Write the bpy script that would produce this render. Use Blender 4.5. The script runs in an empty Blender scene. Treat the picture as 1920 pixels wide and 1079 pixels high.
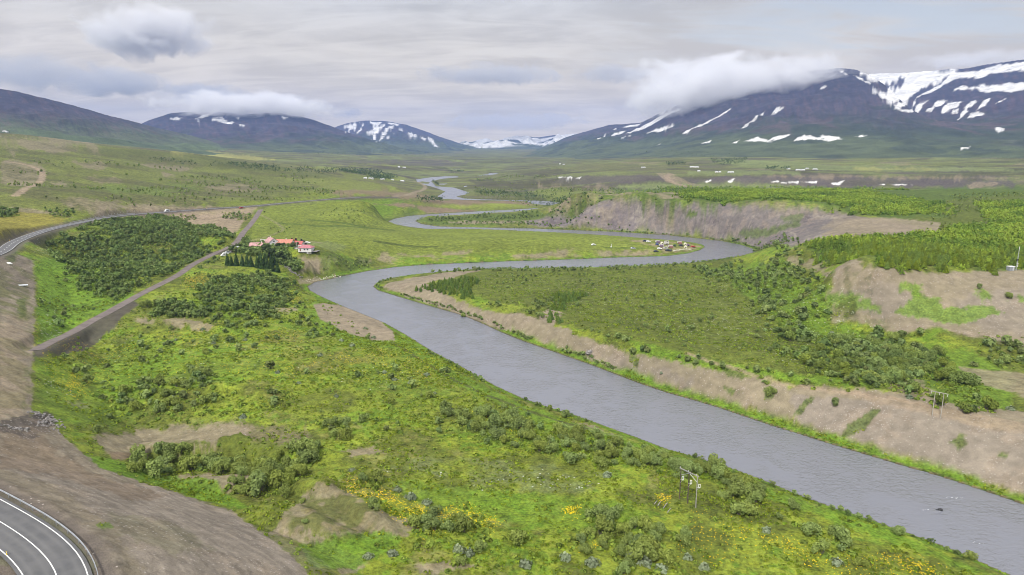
import bpy, math, random
import numpy as np
from mathutils import Vector, Matrix
random.seed(7); rng = np.random.default_rng(7)
scene = bpy.context.scene
COL = scene.collection
# ---------------------------------------------------------------- camera
CAM_Z = 95.0; PITCH = math.radians(11.9); FPX = 1280.0      # focal length in pixels of a 1920 wide picture
cd = bpy.data.cameras.new('camera'); cam = bpy.data.objects.new('camera', cd); COL.objects.link(cam)
cam.location = (0, 0, CAM_Z); cam.rotation_euler = (math.pi/2 - PITCH, 0, 0)
cd.sensor_width = 36.0; cd.lens = 36.0*FPX/1920.0; cd.clip_start = 1.0; cd.clip_end = 60000.0
scene.camera = cam
# ---------------------------------------------------------------- light
SUN_EL, SUN_AZ = math.radians(48), math.radians(205)         # azimuth clockwise from +Y: behind the camera, slightly left
sl = bpy.data.lights.new('sun', 'SUN'); sl.energy = 3.7; sl.angle = math.radians(6); sl.color = (1.0, 0.965, 0.90)
sun = bpy.data.objects.new('sun', sl); COL.objects.link(sun)
sdir = Vector((math.sin(SUN_AZ)*math.cos(SUN_EL), math.cos(SUN_AZ)*math.cos(SUN_EL), math.sin(SUN_EL)))
sun.rotation_euler = sdir.to_track_quat('Z', 'Y').to_euler(); sun.location = (0, 0, 2000)
scene.view_settings.view_transform = 'Standard'; scene.view_settings.look = 'None'
scene.view_settings.exposure = 0.12; scene.view_settings.gamma = 1.0
cy = scene.cycles
cy.filter_width = 0.9; cy.max_bounces = 5; cy.diffuse_bounces = 2; cy.glossy_bounces = 2; cy.transmission_bounces = 3
cy.volume_bounces = 4; cy.transparent_max_bounces = 8; cy.use_denoising = True; cy.denoising_prefilter = 'ACCURATE'
cy.volume_step_rate = 0.7; cy.volume_max_steps = 256; cy.caustics_reflective = False

class NT:
    def __init__(s, tree):
        s.t = tree; s.n = tree.nodes; s.l = tree.links
    def node(s, kind, ins=None, **props):
        nd = s.n.new(kind)
        for k, v in props.items(): setattr(nd, k, v)
        for k, v in (ins or {}).items(): s.put(nd.inputs[k], v)
        return nd
    def put(s, sock, v):
        if isinstance(v, bpy.types.NodeSocket): s.l.new(v, sock)
        else: sock.default_value = v
    def math(s, op, a, b=0.0, clamp=False):
        nd = s.n.new('ShaderNodeMath'); nd.operation = op; nd.use_clamp = clamp
        s.put(nd.inputs[0], a); s.put(nd.inputs[1], b); return nd.outputs[0]
    def vmath(s, op, a, b=None):
        nd = s.n.new('ShaderNodeVectorMath'); nd.operation = op
        s.put(nd.inputs[0], a)
        if b is not None: s.put(nd.inputs[1], b)
        return nd.outputs[0]
    def mix(s, f, a, b, blend='MIX'):
        nd = s.n.new('ShaderNodeMix'); nd.data_type = 'RGBA'; nd.blend_type = blend
        s.put(nd.inputs[0], f); s.put(nd.inputs[6], a); s.put(nd.inputs[7], b); return nd.outputs[2]
    def noise(s, vec, scale, detail=3, rough=0.55, dist=0.0, out=0):
        nd = s.n.new('ShaderNodeTexNoise'); s.put(nd.inputs['Vector'], vec)
        s.put(nd.inputs['Scale'], scale); nd.inputs['Detail'].default_value = detail
        nd.inputs['Roughness'].default_value = rough; nd.inputs['Distortion'].default_value = dist
        return nd.outputs[out]
    def ramp(s, f, stops, interp='LINEAR'):
        nd = s.n.new('ShaderNodeValToRGB'); nd.color_ramp.interpolation = interp
        e = nd.color_ramp.elements
        while len(e) > 1: e.remove(e[-1])
        e[0].position, e[0].color = stops[0][0], col4(stops[0][1])
        for p, c in stops[1:]:
            q = e.new(p); q.color = col4(c)
        s.put(nd.inputs[0], f); return nd.outputs[0]
    def remap(s, v, a, b, c=0.0, d=1.0, smooth=False):
        nd = s.n.new('ShaderNodeMapRange'); nd.interpolation_type = 'SMOOTHSTEP' if smooth else 'LINEAR'
        s.put(nd.inputs[0], v)
        for i, x in enumerate((a, b, c, d)): s.put(nd.inputs[1+i], x)
        return nd.outputs[0]
def col4(c):
    return (c, c, c, 1) if isinstance(c, (int, float)) else (tuple(c)+(1,) if len(c) == 3 else tuple(c))
def new_mat(name):
    m = bpy.data.materials.new(name); m.use_nodes = True; m.node_tree.nodes.clear()
    return m, NT(m.node_tree)
def lin(c):
    c = np.asarray(c, float)/255.0
    return np.where(c <= 0.04045, c/12.92, ((c+0.055)/1.055)**2.4)
ALB = 0.66                                                     # picture colour of a surface under this sky -> its albedo
def A(r, g, b, k=1.0): return tuple(float(x) for x in lin((r, g, b))*ALB*k)

# ---------------------------------------------------------------- world: sky texture under a high cloud deck
world = bpy.data.worlds.new('World'); scene.world = world; world.use_nodes = True
W = NT(world.node_tree); W.n.clear()
sky = W.node('ShaderNodeTexSky', sky_type='NISHITA', sun_disc=False, sun_elevation=SUN_EL, sun_rotation=SUN_AZ)
gen = W.node('ShaderNodeTexCoord').outputs['Generated']
sep = W.node('ShaderNodeSeparateXYZ', {'Vector': gen}); zz = W.math('MAXIMUM', sep.outputs[2], 0.0)
den = W.math('ADD', zz, 0.16)
pl = W.node('ShaderNodeCombineXYZ', {'X': W.math('DIVIDE', sep.outputs[0], den), 'Y': W.math('DIVIDE', sep.outputs[1], den), 'Z': 0.0}).outputs[0]
n1 = W.noise(pl, 1.1, 6, 0.55, 0.4); n2 = W.noise(W.vmath('MULTIPLY', pl, (1.0, 2.6, 1.0)), 1.7, 7, 0.6, 0.8)
n3 = W.noise(W.vmath('ADD', pl, (7.3, 2.1, 0)), 0.55, 3, 0.5)
tex = W.math('ADD', W.math('MULTIPLY', n1, 0.5), W.math('MULTIPLY', n2, 0.5))
shade = W.remap(tex, 0.38, 0.62, 0.82, 1.10, True)
lum = W.math('ADD', 0.64, W.math('MULTIPLY', W.remap(zz, 0.24, 0.8, 0, 1, True), 0.62))      # an overcast sky is brightest overhead
ccol = W.mix(W.remap(n3, 0.38, 0.62, 0, 1, True), (0.99, 1.0, 1.02, 1), (1.02, 1.008, 0.985, 1))
ccol = W.mix(W.remap(zz, 0.0, 0.20, 1, 0, False), ccol, (1.58, 1.34, 0.96, 1))
cloud = W.vmath('SCALE', ccol); W.put(cloud.node.inputs['Scale'], W.math('MULTIPLY', lum, shade))
skyc = W.vmath('SCALE', sky.outputs[0]); W.put(skyc.node.inputs['Scale'], 0.10)
gap = W.math('MULTIPLY', W.remap(W.math('ADD', W.math('MULTIPLY', n3, 0.6), W.math('MULTIPLY', n2, 0.4)), 0.48, 0.62, 0.0, 0.45, True), W.remap(sep.outputs[0], -0.1, 0.5, 0.1, 1.0, True))
bg = W.node('ShaderNodeBackground', {'Color': W.mix(gap, cloud, skyc), 'Strength': 1.0})
W.l.new(bg.outputs[0], W.node('ShaderNodeOutputWorld').inputs['Surface'])

# ---------------------------------------------------------------- numpy helpers
def hash2(ix, iy, seed):
    h = (ix.astype(np.int64)*374761393 + iy.astype(np.int64)*668265263 + seed*1442695041) & 0xFFFFFFFF
    h = ((h ^ (h >> 13))*1274126177) & 0xFFFFFFFF
    h = ((h ^ (h >> 16))*2246822519) & 0xFFFFFFFF
    return ((h ^ (h >> 15)) & 0xFFFFFF)/float(0xFFFFFF)
def vnoise(x, y, seed=0):
    x0 = np.floor(x); y0 = np.floor(y); fx = x-x0; fy = y-y0
    fx = fx*fx*fx*(fx*(fx*6-15)+10); fy = fy*fy*fy*(fy*(fy*6-15)+10)
    a = hash2(x0, y0, seed); b = hash2(x0+1, y0, seed); c = hash2(x0, y0+1, seed); d = hash2(x0+1, y0+1, seed)
    return (a+(b-a)*fx)*(1-fy)+(c+(d-c)*fx)*fy
def fbm(x, y, octs=4, seed=0, rough=0.5):
    s = 0.0; amp = 1.0; tot = 0.0
    for o in range(octs):
        c, sn = math.cos(o*0.9+0.3), math.sin(o*0.9+0.3)
        s = s + amp*vnoise(x*c-y*sn+o*17.1, x*sn+y*c-o*9.7, seed+o*7); tot += amp; amp *= rough
        x = x*2.03; y = y*2.03
    return s/tot*2-1
def ridged(x, y, octs=3, seed=0):
    s = 0.0; amp = 1.0; tot = 0.0
    for o in range(octs):
        s = s + amp*(1-abs(vnoise(x+o*5.3, y-o*3.1, seed+o)*2-1)); tot += amp; amp *= 0.5; x = x*2.1; y = y*2.1
    return s/tot
def sstep(a, b, x):
    t = np.clip((x-a)/(b-a), 0, 1); return t*t*(3-2*t)
def seg_dist(px, py, poly, closed=True):
    """distance to a polyline; for a closed one negative inside"""
    P = np.asarray(poly, float); n = len(P)
    d2 = np.full(px.shape, 1e30); inside = np.zeros(px.shape, bool)
    for i in range(n if closed else n-1):
        ax, ay = P[i]; bx, by = P[(i+1) % n]; dx, dy = bx-ax, by-ay; L = dx*dx+dy*dy+1e-12
        t = np.clip(((px-ax)*dx+(py-ay)*dy)/L, 0, 1)
        d2 = np.minimum(d2, (px-ax-t*dx)**2+(py-ay-t*dy)**2)
        if closed and ay != by:
            inside ^= ((ay > py) != (by > py)) & (px < (bx-ax)*(py-ay)/(by-ay)+ax)
    d = np.sqrt(d2)
    return np.where(inside, -d, d) if closed else d
def catmull(P, n=8):
    P = [np.asarray(p, float) for p in P]; P = [2*P[0]-P[1]]+P+[2*P[-1]-P[-2]]; out = []
    for i in range(1, len(P)-2):
        for k in range(n):
            t = k/n
            out.append(0.5*((2*P[i])+(-P[i-1]+P[i+1])*t+(2*P[i-1]-5*P[i]+4*P[i+1]-P[i+2])*t*t+(-P[i-1]+3*P[i]-3*P[i+1]+P[i+2])*t**3))
    out.append(P[-2]); return np.array(out)
SP, CP = math.sin(PITCH), math.cos(PITCH)
def ray(px, py):
    """direction of the sight line: right, forward, down"""
    return (px-960.0), FPX*CP+(540.0-py)*SP, FPX*SP-(540.0-py)*CP
def on_plane(px, py, z):
    x, f, d = ray(px, py); k = (CAM_Z-z)/d
    return x*k, f*k
def at_range(px, py, r):
    x, f, d = ray(px, py); k = r/math.hypot(x, f); return x*k, f*k, CAM_Z-d*k

# ---------------------------------------------------------------- river, traced on the water level z = 0
LEFT_BANK = [(2350,1250),(2150,1165),(1990,1120),(1885,1076),(1800,1037),(1700,1000),(1640,978),(1560,952),(1500,930),(1440,905),(1380,882),(1300,857),(1250,843),(1190,820),(1140,802),(1080,780),(1030,765),(980,748),(930,725),(885,700),(850,680),(820,665),(790,647),(760,628),(720,606),(680,590),(640,574),(600,556),(582,546),(577,538),(590,530),(620,524),(650,517),(690,509),(740,502),(800,497),(850,495),(950,491),(1050,488),(1150,484),(1250,481),(1290,476),(1312,470),(1322,464),(1318,460),(1300,456),(1260,452),(1200,447),(1150,443),(1100,440),(1050,437),(990,434),(940,432),(880,430),(800,430),(765,426),(740,421),(728,416),(740,411),(765,406),(800,403),(850,400),(900,397),(950,394.5),(1010,391),(1040,386),(1020,385),(1000,383.5),(985,378.5),(940,377),(880,376),(830,374)]
RIGHT_BANK = [(820,369),(835,360),(815,352.5),(795,347),(782,342),(780,337.5),(810,333),(835,331.5),(856,331.5),(862,333),(830,336),(808,341),(818,350),(834,351.5),(850,352.5),(862,356),(880,362),(872,366),(855,369),(870,373),(900,374.5),(950,376),(1000,377),(1035,378.5),(1055,382),(1045,389),(1010,394),(960,398),(900,401.5),(840,405),(800,409.5),(778,415),(790,421),(820,425.5),(880,427),(950,428.5),(1000,429.5),(1050,431.5),(1100,433.5),(1150,435.5),(1200,438.5),(1250,442),(1300,447),(1350,452.5),(1390,460),(1413,468),(1418,475),(1400,480),(1340,489),(1280,495),(1200,499),(1130,502),(1050,503),(950,504),(870,507),(820,511),(770,516),(730,523),(706,531),(700,538),(708,545),(730,552),(760,561),(800,573),(850,587),(880,597),(910,610),(940,624),(980,640),(1020,654),(1060,668),(1100,682),(1150,701),(1200,720),(1250,737),(1300,751),(1350,766),(1400,783),(1450,800),(1500,815),(1550,831),(1600,846),(1650,861),(1700,876),(1750,890),(1800,906),(1860,926),(1920,947),(2050,985),(2200,1030),(2450,1110)]
RIVER = [on_plane(x, y, 0.0) for x, y in LEFT_BANK+RIGHT_BANK]
PONDS = [[on_plane(x, y, 0.0) for x, y in p] for p in (
    [(893,331),(905,328.5),(918,327.5),(915,325.5),(928,325.5),(942,327.5),(930,329.5),(910,331.5)],
    [(815,321),(828,319.3),(838,320),(831,322),(820,322)],
    [(840,319.5),(850,317.5),(862,317.5),(862,319),(850,320.5)],
    [(856,323.5),(872,323),(876,324.2),(860,324.5)], [(842,309.3),(852,308),(866,309),(858,310.2),(848,310.2)],
    [(822,345.5),(838,345),(834,347),(824,347)], [(869,350),(876,349),(874,351.5),(870,351.5)])]
ISLET = [on_plane(x, y, 0.0) for x, y in [(783,342.5),(792,341),(806,343),(803,345.5),(790,345)]]
def river_dist(x, y):
    """signed distance to the nearest water edge, negative in the water"""
    d = seg_dist(x, y, RIVER)
    far = np.hypot(x, y) > 1000
    for p in PONDS:
        d[far] = np.minimum(d[far], seg_dist(x[far], y[far], p))
    d[far] = np.maximum(d[far], -seg_dist(x[far], y[far], ISLET))
    return d

# ---------------------------------------------------------------- highway centre line (x, y, z)
HW = [(-43.5,28,35),(-45,44,35),(-49.5,60,35),(-56.5,74.5,35),on_plane(110,1079,35)+(35,),on_plane(61,1020,35)+(35,),on_plane(0,979,35)+(35,),(-94,107,35),(-108,115.5,35),(-128,130,35),(-160,163,35),(-200,216,35),(-243,278,35),(-273,335,35),
      on_plane(0,474,35)+(35,),on_plane(25,456,35)+(35,),on_plane(60,441,35)+(35,),on_plane(100,429,34.5)+(34.5,),on_plane(150,418,33.5)+(33.5,),on_plane(200,409,32.5)+(32.5,),on_plane(250,403,31.5)+(31.5,),
      on_plane(317,398,30.5)+(30.5,),on_plane(400,392,29)+(29,),on_plane(450,389,28)+(28,),on_plane(490,386,27)+(27,),on_plane(540,381,26.5)+(26.5,),on_plane(600,376,26)+(26,),on_plane(640,373,25)+(25,),on_plane(690,370.5,23)+(23,),
      on_plane(740,371,18)+(18,)]
HW = catmull(HW, 10)
HW_MAIN = HW
def path_near(x, y, path, reach):
    """distance to a 3-D path seen in plan and the path's height there"""
    d2 = np.full(x.shape, 1e18); zz = np.zeros(x.shape)
    x0, x1 = path[:,0].min()-reach, path[:,0].max()+reach; y0, y1 = path[:,1].min()-reach, path[:,1].max()+reach
    m = (x > x0) & (x < x1) & (y > y0) & (y < y1); xs, ys = x[m], y[m]; dd = d2[m]; zs = zz[m]
    for i in range(len(path)-1):
        a, b = path[i], path[i+1]; dx, dy = b[0]-a[0], b[1]-a[1]; L = dx*dx+dy*dy+1e-9
        t = np.clip(((xs-a[0])*dx+(ys-a[1])*dy)/L, 0, 1); q = (xs-a[0]-t*dx)**2+(ys-a[1]-t*dy)**2
        k = q < dd; dd = np.where(k, q, dd); zs = np.where(k, a[2]+t*(b[2]-a[2]), zs)
    d2[m] = dd; zz[m] = zs
    return np.sqrt(d2), zz
# ---------------------------------------------------------------- ground heights: (photo x, photo y, height) marks, smoothly joined
MARKS = '''
1250,900,2.5 1500,985,2.5 1700,1045,2.5 1000,800,3 900,900,4 700,800,5 1100,1000,4 1400,1060,3.5 800,1050,7 620,920,9 500,750,7 300,740,8 120,700,9 90,790,9
400,650,8 700,690,4 640,620,3.5 720,640,2.5 500,560,8 350,560,12 200,590,12 120,560,14 100,480,22 200,450,26 300,420,29.5 300,450,24 200,500,19 350,430,25 430,440,25 380,460,19 430,490,13 520,520,9 560,530,4
590,590,5 800,740,3 1150,870,2.5 620,1079,10 590,1040,10 440,965,10 300,915,10 190,880,10 640,1200,10 80,850,10 900,1200,7 1300,1200,4 1600,1200,3
66,490,22 64,560,16 62,640,10 60,700,9.5 62,780,9.5
500,452,18 540,467,18 590,470,17.5 640,478,16 700,480,13 460,455,17 470,475,16 430,470,15.5 520,487,14 555,500,9 600,515,2 650,503,5 640,492,12 580,488,14
520,430,18 600,440,17 680,440,14 560,400,22 640,390,22 700,382,24 760,385,22 790,382,20 520,400,24 790,400,6 750,402,3 700,420,10 680,400,20 740,395,13
780,440,7 700,460,10 900,460,7 1000,465,6 1100,465,5.5 1200,465,4.5 1280,465,2.5 800,474,9 900,474,7 1000,474,6 1100,473,5 900,483,2 1000,480,2 800,485,3 850,445,5 950,440,3
870,385,5 950,385,4 830,382,8 820,376,4 900,380,3
640,350,26 640,335,32 700,342,25 740,350,15 500,368,29 500,350,32 500,332,39.5 500,315,50 350,375,36 350,350,41 350,320,52 350,300,67 200,388,40 200,350,48 200,320,60 200,300,72 0,410,42 0,380,48 0,350,56 0,300,76 90,408,38 90,350,52 90,300,74 600,355,29 770,348,8 720,362,20
-300,350,56 -300,450,41 -300,600,35.5 -600,500,38 -200,300,78 -150,400,46 -200,800,34.5 -400,1000,35
880,340,2.5 950,350,2.5 1000,360,3 1050,365,5 1000,345,6 1080,345,9 850,326,3 950,322,4 900,318,3 820,328,3 750,330,10 700,325,18 760,318,14 900,310,6 1000,312,12
1050,400,7 980,402,3 900,406,2 860,414,2.5 920,420,2 1000,421,2.5 1090,374,29 1130,378,29 1060,382,20 1030,392,9 1080,410,6 1150,425,4
1150,382,28 1200,384,28.5 1250,386,29 1300,388,29.5 1350,390,30 1400,392,31 1450,394,32 1500,397,32 1550,399,32 1600,412,33 1300,415,15.4 1350,417,17 1400,418,19 1450,421,19.5 1500,425,20 1100,395,20 1150,398,19 1200,400,19.3 1250,407,17 1250,440,2 1350,448,2 1430,455,4 1460,440,15 1540,430,27
1480,470,26 1430,480,12 1500,490,24 1400,500,4 1450,510,8 1560,450,34 1640,430,35
1700,470,35 1900,450,35 1600,480,34 1500,378,36 1300,370,35 1700,372,36 1850,370,37 1900,400,36 1750,420,35 1150,364,32 1250,376,33 1350,379,34 1400,362,36 1700,357,37 1900,357,37 2100,450,36 2100,380,37 2300,500,36
1560,508,32 1650,515,34 1760,514,34 1920,511,34 2100,515,34 1520,560,16 1450,575,11.5 1560,612,12 1700,632,13 1800,645,13.5 1920,655,14 2100,690,14 1700,570,23 1850,575,24
900,540,5 1000,560,6.5 1100,600,7.5 1200,560,7 1300,550,7 1400,600,9 1500,640,10 1600,680,10 1300,640,8.5 1700,700,11 1850,710,12 1900,770,12.5 850,517,3 1000,511,3 1150,508,3 1280,503,3.5 740,530,3 700,531,.8
2300,900,13
1050,352,10 1200,351,12 1400,351,12 1600,351,12 1850,352,13 2100,352,14 1080,336,18 1200,333,25 1400,333,27 1600,333,27 1850,333,28 2100,333,30
1080,322,24 1200,318,34 1400,318,35 1600,318,36 1850,318,38 2100,318,40 1100,305,38 1300,305,45 1550,305,46 1850,308,46 960,306,12
'''
BRINK = [(735,541,550),(760,548,561),(800,560,573),(850,572,587),(900,591,606),(950,607,629),(1000,622,647),(1050,634,665),(1100,645,682),(1150,660,701),(1200,675,720),(1250,686,737),(1300,697,751),(1350,705,766),(1400,713,783),(1450,722,800),(1500,732,815),(1560,742,834),(1600,748,846),(1700,760,876),(1800,787,906),(1920,818,947),(2050,850,985)]   # (photo x, brink y, toe y): a bluff face of about 32 degrees
RANGE_MARKS = [(1060,377,860),(1100,372,900),(1100,370,950),(1130,371,860),(1150,368,930),(1200,365,930),(1250,361,950),(1150,366,980),(-500,235,1350),(-250,243,1350),(0,252,1380),(170,272,1430),(350,288,1520),(500,306,1560),(620,318,1600),(60,256,1390),(0,275,1230),(170,288,1310)]                       # (photo x, photo y, distance)
POLAR_MARKS = [(4.5,1040,10),(7,1060,12),(10,1080,14),(14,1120,14),(-44,1900,98),(-36,1900,86),(-28,2000,70),(-18,2100,40),(-9,2300,18),(-3,3000,8),(0,4500,10),(3,4000,15),(6,3000,25),(14,2600,45),(25,2400,50),(37,2200,52),(50,2200,60),
    (-44,4000,120),(-20,4500,70),(-8,6000,20),(0,9000,30),(8,6000,40),(30,6000,80),(-30,9000,90),(-15,9000,60),(0,13000,60),(30,13000,90),(-30,13000,90),(60,3000,80),(65,9000,90),(-65,3000,140),(-65,9000,150),
    (-65,40,35),(-65,110,36),(-65,400,45),(-65,1000,100),(65,30,6),(65,150,12),(65,500,30),(65,1100,36),(-30,25,35),(20,25,12),(0,45,20),(-42,60,35.2),(-50,60,35.5),(-50,130,36),(-55,230,38),(48,120,-1),(56,110,-1)]
ctl = []
def addc(x, y, z): ctl.append((math.atan2(x, y), math.log(math.hypot(x, y)), z))
for tok in MARKS.split():
    a, b, z = map(float, tok.split(',')); x, y = on_plane(a, b, z); addc(x, y, z)
for a, b, t_ in BRINK:
    _, f0, d0 = ray(a, b); _, f1_, d1 = ray(a, t_); k0 = d0/f0; dt = CAM_Z/(d1/f1_); hh = max((CAM_Z-k0*dt)/(1+1.6*k0), 1.0); x, y = on_plane(a, b, hh); addc(x, y, hh)
for a, b, r in RANGE_MARKS: addc(*at_range(a, b, r))
for az, r, z in POLAR_MARKS: ctl.append((math.radians(az), math.log(r), z))
for i, (x, y) in enumerate(RIVER):
    if math.hypot(x, y) < 2300: addc(x, y, 0.7)
for i in range(0, len(HW), 7): addc(*HW[i])
ctl = np.array(ctl)
_, keep = np.unique(np.round(ctl[:, :2]*400), axis=0, return_index=True); ctl = ctl[keep]
def tps_kernel(d2): return np.where(d2 > 0, d2*np.log(np.maximum(d2, 1e-12)), 0)
n = len(ctl); D = (ctl[:,None,0]-ctl[None,:,0])**2+(ctl[:,None,1]-ctl[None,:,1])**2
K = tps_kernel(D)+np.eye(n)*2e-5; P = np.c_[np.ones(n), ctl[:,:2]]
M = np.block([[K, P], [P.T, np.zeros((3, 3))]])
wts = np.linalg.solve(M, np.r_[ctl[:,2], 0, 0, 0])
def tps(u, v):
    out = wts[-3]+wts[-2]*u+wts[-1]*v
    for i in range(n): out += wts[i]*tps_kernel((u-ctl[i,0])**2+(v-ctl[i,1])**2)
    return out
# ---------------------------------------------------------------- mountains: skyline (photo x, photo y, distance) above a foot (photo x, distance)
MOUNTAINS = [
 dict(name='slope', sky=[(-700,120,3600),(-300,140,3600),(-100,152,3600),(0,163,3500),(60,174,3500),(130,191,3550),(200,212,3600),(260,228,3700),(300,239,3800),(350,250,3900),(400,264,4000),(450,282,4200),(520,302,4400)],
      foot=[(-700,1500),(0,1700),(250,2000),(430,2300),(520,2800)], pw=1.55, rug=14, seed=3),
 dict(name='clouded', sky=[(230,250,6600),(300,224,6600),(330,214,6500),(370,211,6400),(430,212,6300),(480,214,6200),(528,212,6000),(550,216,6000),(575,220,6000),(600,227,6000),(640,243,6000),(680,256,6100),(720,268,6200),(770,284,6400),(820,297,6600),(860,305,6800)],
      foot=[(230,3600),(500,3200),(760,3600),(860,4200)], pw=1.5, rug=26, seed=11),
 dict(name='middle', sky=[(560,275,9200),(600,252,9200),(636,239,9200),(655,232,9200),(690,227,9200),(725,228,9200),(765,234,9200),(790,243,9200),(830,258,9300),(870,272,9400),(905,281,9500),(960,296,9800)],
      foot=[(560,5500),(800,5500),(960,6500)], pw=1.35, rug=34, seed=19),
 dict(name='snowy', sky=[(780,285,10800),(860,271,10800),(880,268,10800),(900,263,10800),(915,262,10800),(925,266,10800),(945,264,10800),(960,258,10800),(975,259,10800),(990,257,10800),(1010,258,10800),(1040,254,10800),(1075,251,10800),(1130,250,10800),(1200,245,10800)],
      foot=[(780,8600),(1200,8600)], pw=1.1, rug=60, seed=23),
 dict(name='massif', sky=[(960,296,7600),(1000,284,7400),(1030,272,7200),(1060,258,7000),(1090,249,6800),(1115,242,6600),(1140,234,6400),(1165,234,6200),(1195,231,6000),(1210,224,5900),(1240,208,5700),(1262,199,5600),(1300,181,5400),(1340,168,5200),(1400,150,5000),(1450,140,4900),(1510,133,4800),(1555,129,4700),(1585,132,4600),(1610,142,4400),(1635,158,4200),(1655,174,4000),(1672,190,3850),(1692,206,3700),(1730,224,3500),(1790,234,3350),(1860,240,3250),(1920,242,3150),(2100,244,3100),(2500,246,3000)],
      foot=[(960,4300),(1100,3000),(1300,2500),(1500,2250),(1740,2100),(2500,1900)], pw=1.45, rug=17, seed=31),
 dict(name='cirque', sky=[(1560,160,6200),(1590,146,6100),(1612,139,6000),(1660,138.5,5900),(1700,136,5800),(1750,132,5700),(1790,129,5600),(1820,123,5500),(1860,117,5400),(1920,110,5200),(2000,100,5100),(2150,88,5000),(2500,70,4800)],
      foot=[(1560,3200),(1700,2900),(1920,2500),(2500,2400)], pw=1.25, rug=11, seed=37)]
U0, U1 = math.radians(-66), math.radians(66)
uc = np.r_[np.linspace(math.radians(-66), math.radians(-40.5), 70, endpoint=False), np.linspace(math.radians(-40.5), math.radians(40.5), 1150, endpoint=False), np.linspace(math.radians(40.5), math.radians(66), 71)]
V0, V1 = math.log(26), math.log(13200)
vr = np.r_[np.linspace(V0, math.log(95), 60, endpoint=False), np.linspace(math.log(95), math.log(3200), 900, endpoint=False), np.linspace(math.log(3200), V1, 260)]
# coarse grid for the smooth base
cu = np.linspace(U0, U1, 420); cv = np.linspace(V0, V1, 420)
CU, CV = np.meshgrid(cu, cv, indexing='ij'); CB = tps(CU.copy(), CV.copy())
def bilin(G, gu, gv, u, v):
    fu = np.clip((u-gu[0])/(gu[-1]-gu[0])*(len(gu)-1), 0, len(gu)-1.001); fv = np.clip((v-gv[0])/(gv[-1]-gv[0])*(len(gv)-1), 0, len(gv)-1.001)
    i = fu.astype(int); j = fv.astype(int); a = fu-i; b = fv-j
    return (G[i,j]*(1-a)+G[i+1,j]*a)*(1-b)+(G[i,j+1]*(1-a)+G[i+1,j+1]*a)*b
UU, VV = np.meshgrid(uc, vr, indexing='ij'); RR = np.exp(VV); XX = RR*np.sin(UU); YY = RR*np.cos(UU)
H = bilin(CB, cu, cv, UU, VV)
# ground swell and small relief
RD = river_dist(XX, YY)
near = 1-sstep(500, 1500, RR)
H += fbm(XX/60, YY/60, 3, 5)*1.0*near*sstep(4, 40, RD)*sstep(10, 60, RD) + fbm(XX/300, YY/300, 4, 8)*5*sstep(700, 2500, RR)*sstep(20, 200, RD)
# a few real land forms: (photo x, photo y, ground height, half length, half width, turn, height)
BUMPS = [(330,835,8.5,24,6.5,6,4.2),(520,840,8,17,7,-4,4.0),(430,905,9,13,4.0,10,2.6),(590,915,9,7,4,-20,2.8),(560,985,9,16,6,-25,2.4),(690,975,7,11,4,-45,2.0),
         (350,735,8,22,5,4,2.0),(450,735,8,14,5,-10,2.2),(360,605,10,24,4,-14,2.0),(1050,620,8.5,8,5,0,1.2),(230,430,26,20,10,40,2),(690,610,2.8,20,6,-33,1.0)]
for bx, by, bz, la, lb, tr, hh in BUMPS:
    x0, y0 = on_plane(bx, by, bz); t = math.radians(tr); dx, dy = XX-x0, YY-y0
    e = np.sqrt(((dx*math.cos(t)+dy*math.sin(t))/la)**2+((-dx*math.sin(t)+dy*math.cos(t))/lb)**2)
    H += hh*(1-sstep(0.35, 1.25, e+0.18*fbm(XX/9, YY/9, 2, 3)))
# erosion on the gravel bluffs (steep land near the water on the right bank): spurs and chutes
gs = np.hypot(np.gradient(H, axis=1)/np.gradient(RR, axis=1), 0)
steep = sstep(0.12, 0.35, np.abs(gs))*near
H += (ridged(XX/13, YY/13, 3, 41)-0.6)*1.3*steep*sstep(3, 12, RD)*(XX > -140)*(YY < 1000)
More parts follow.
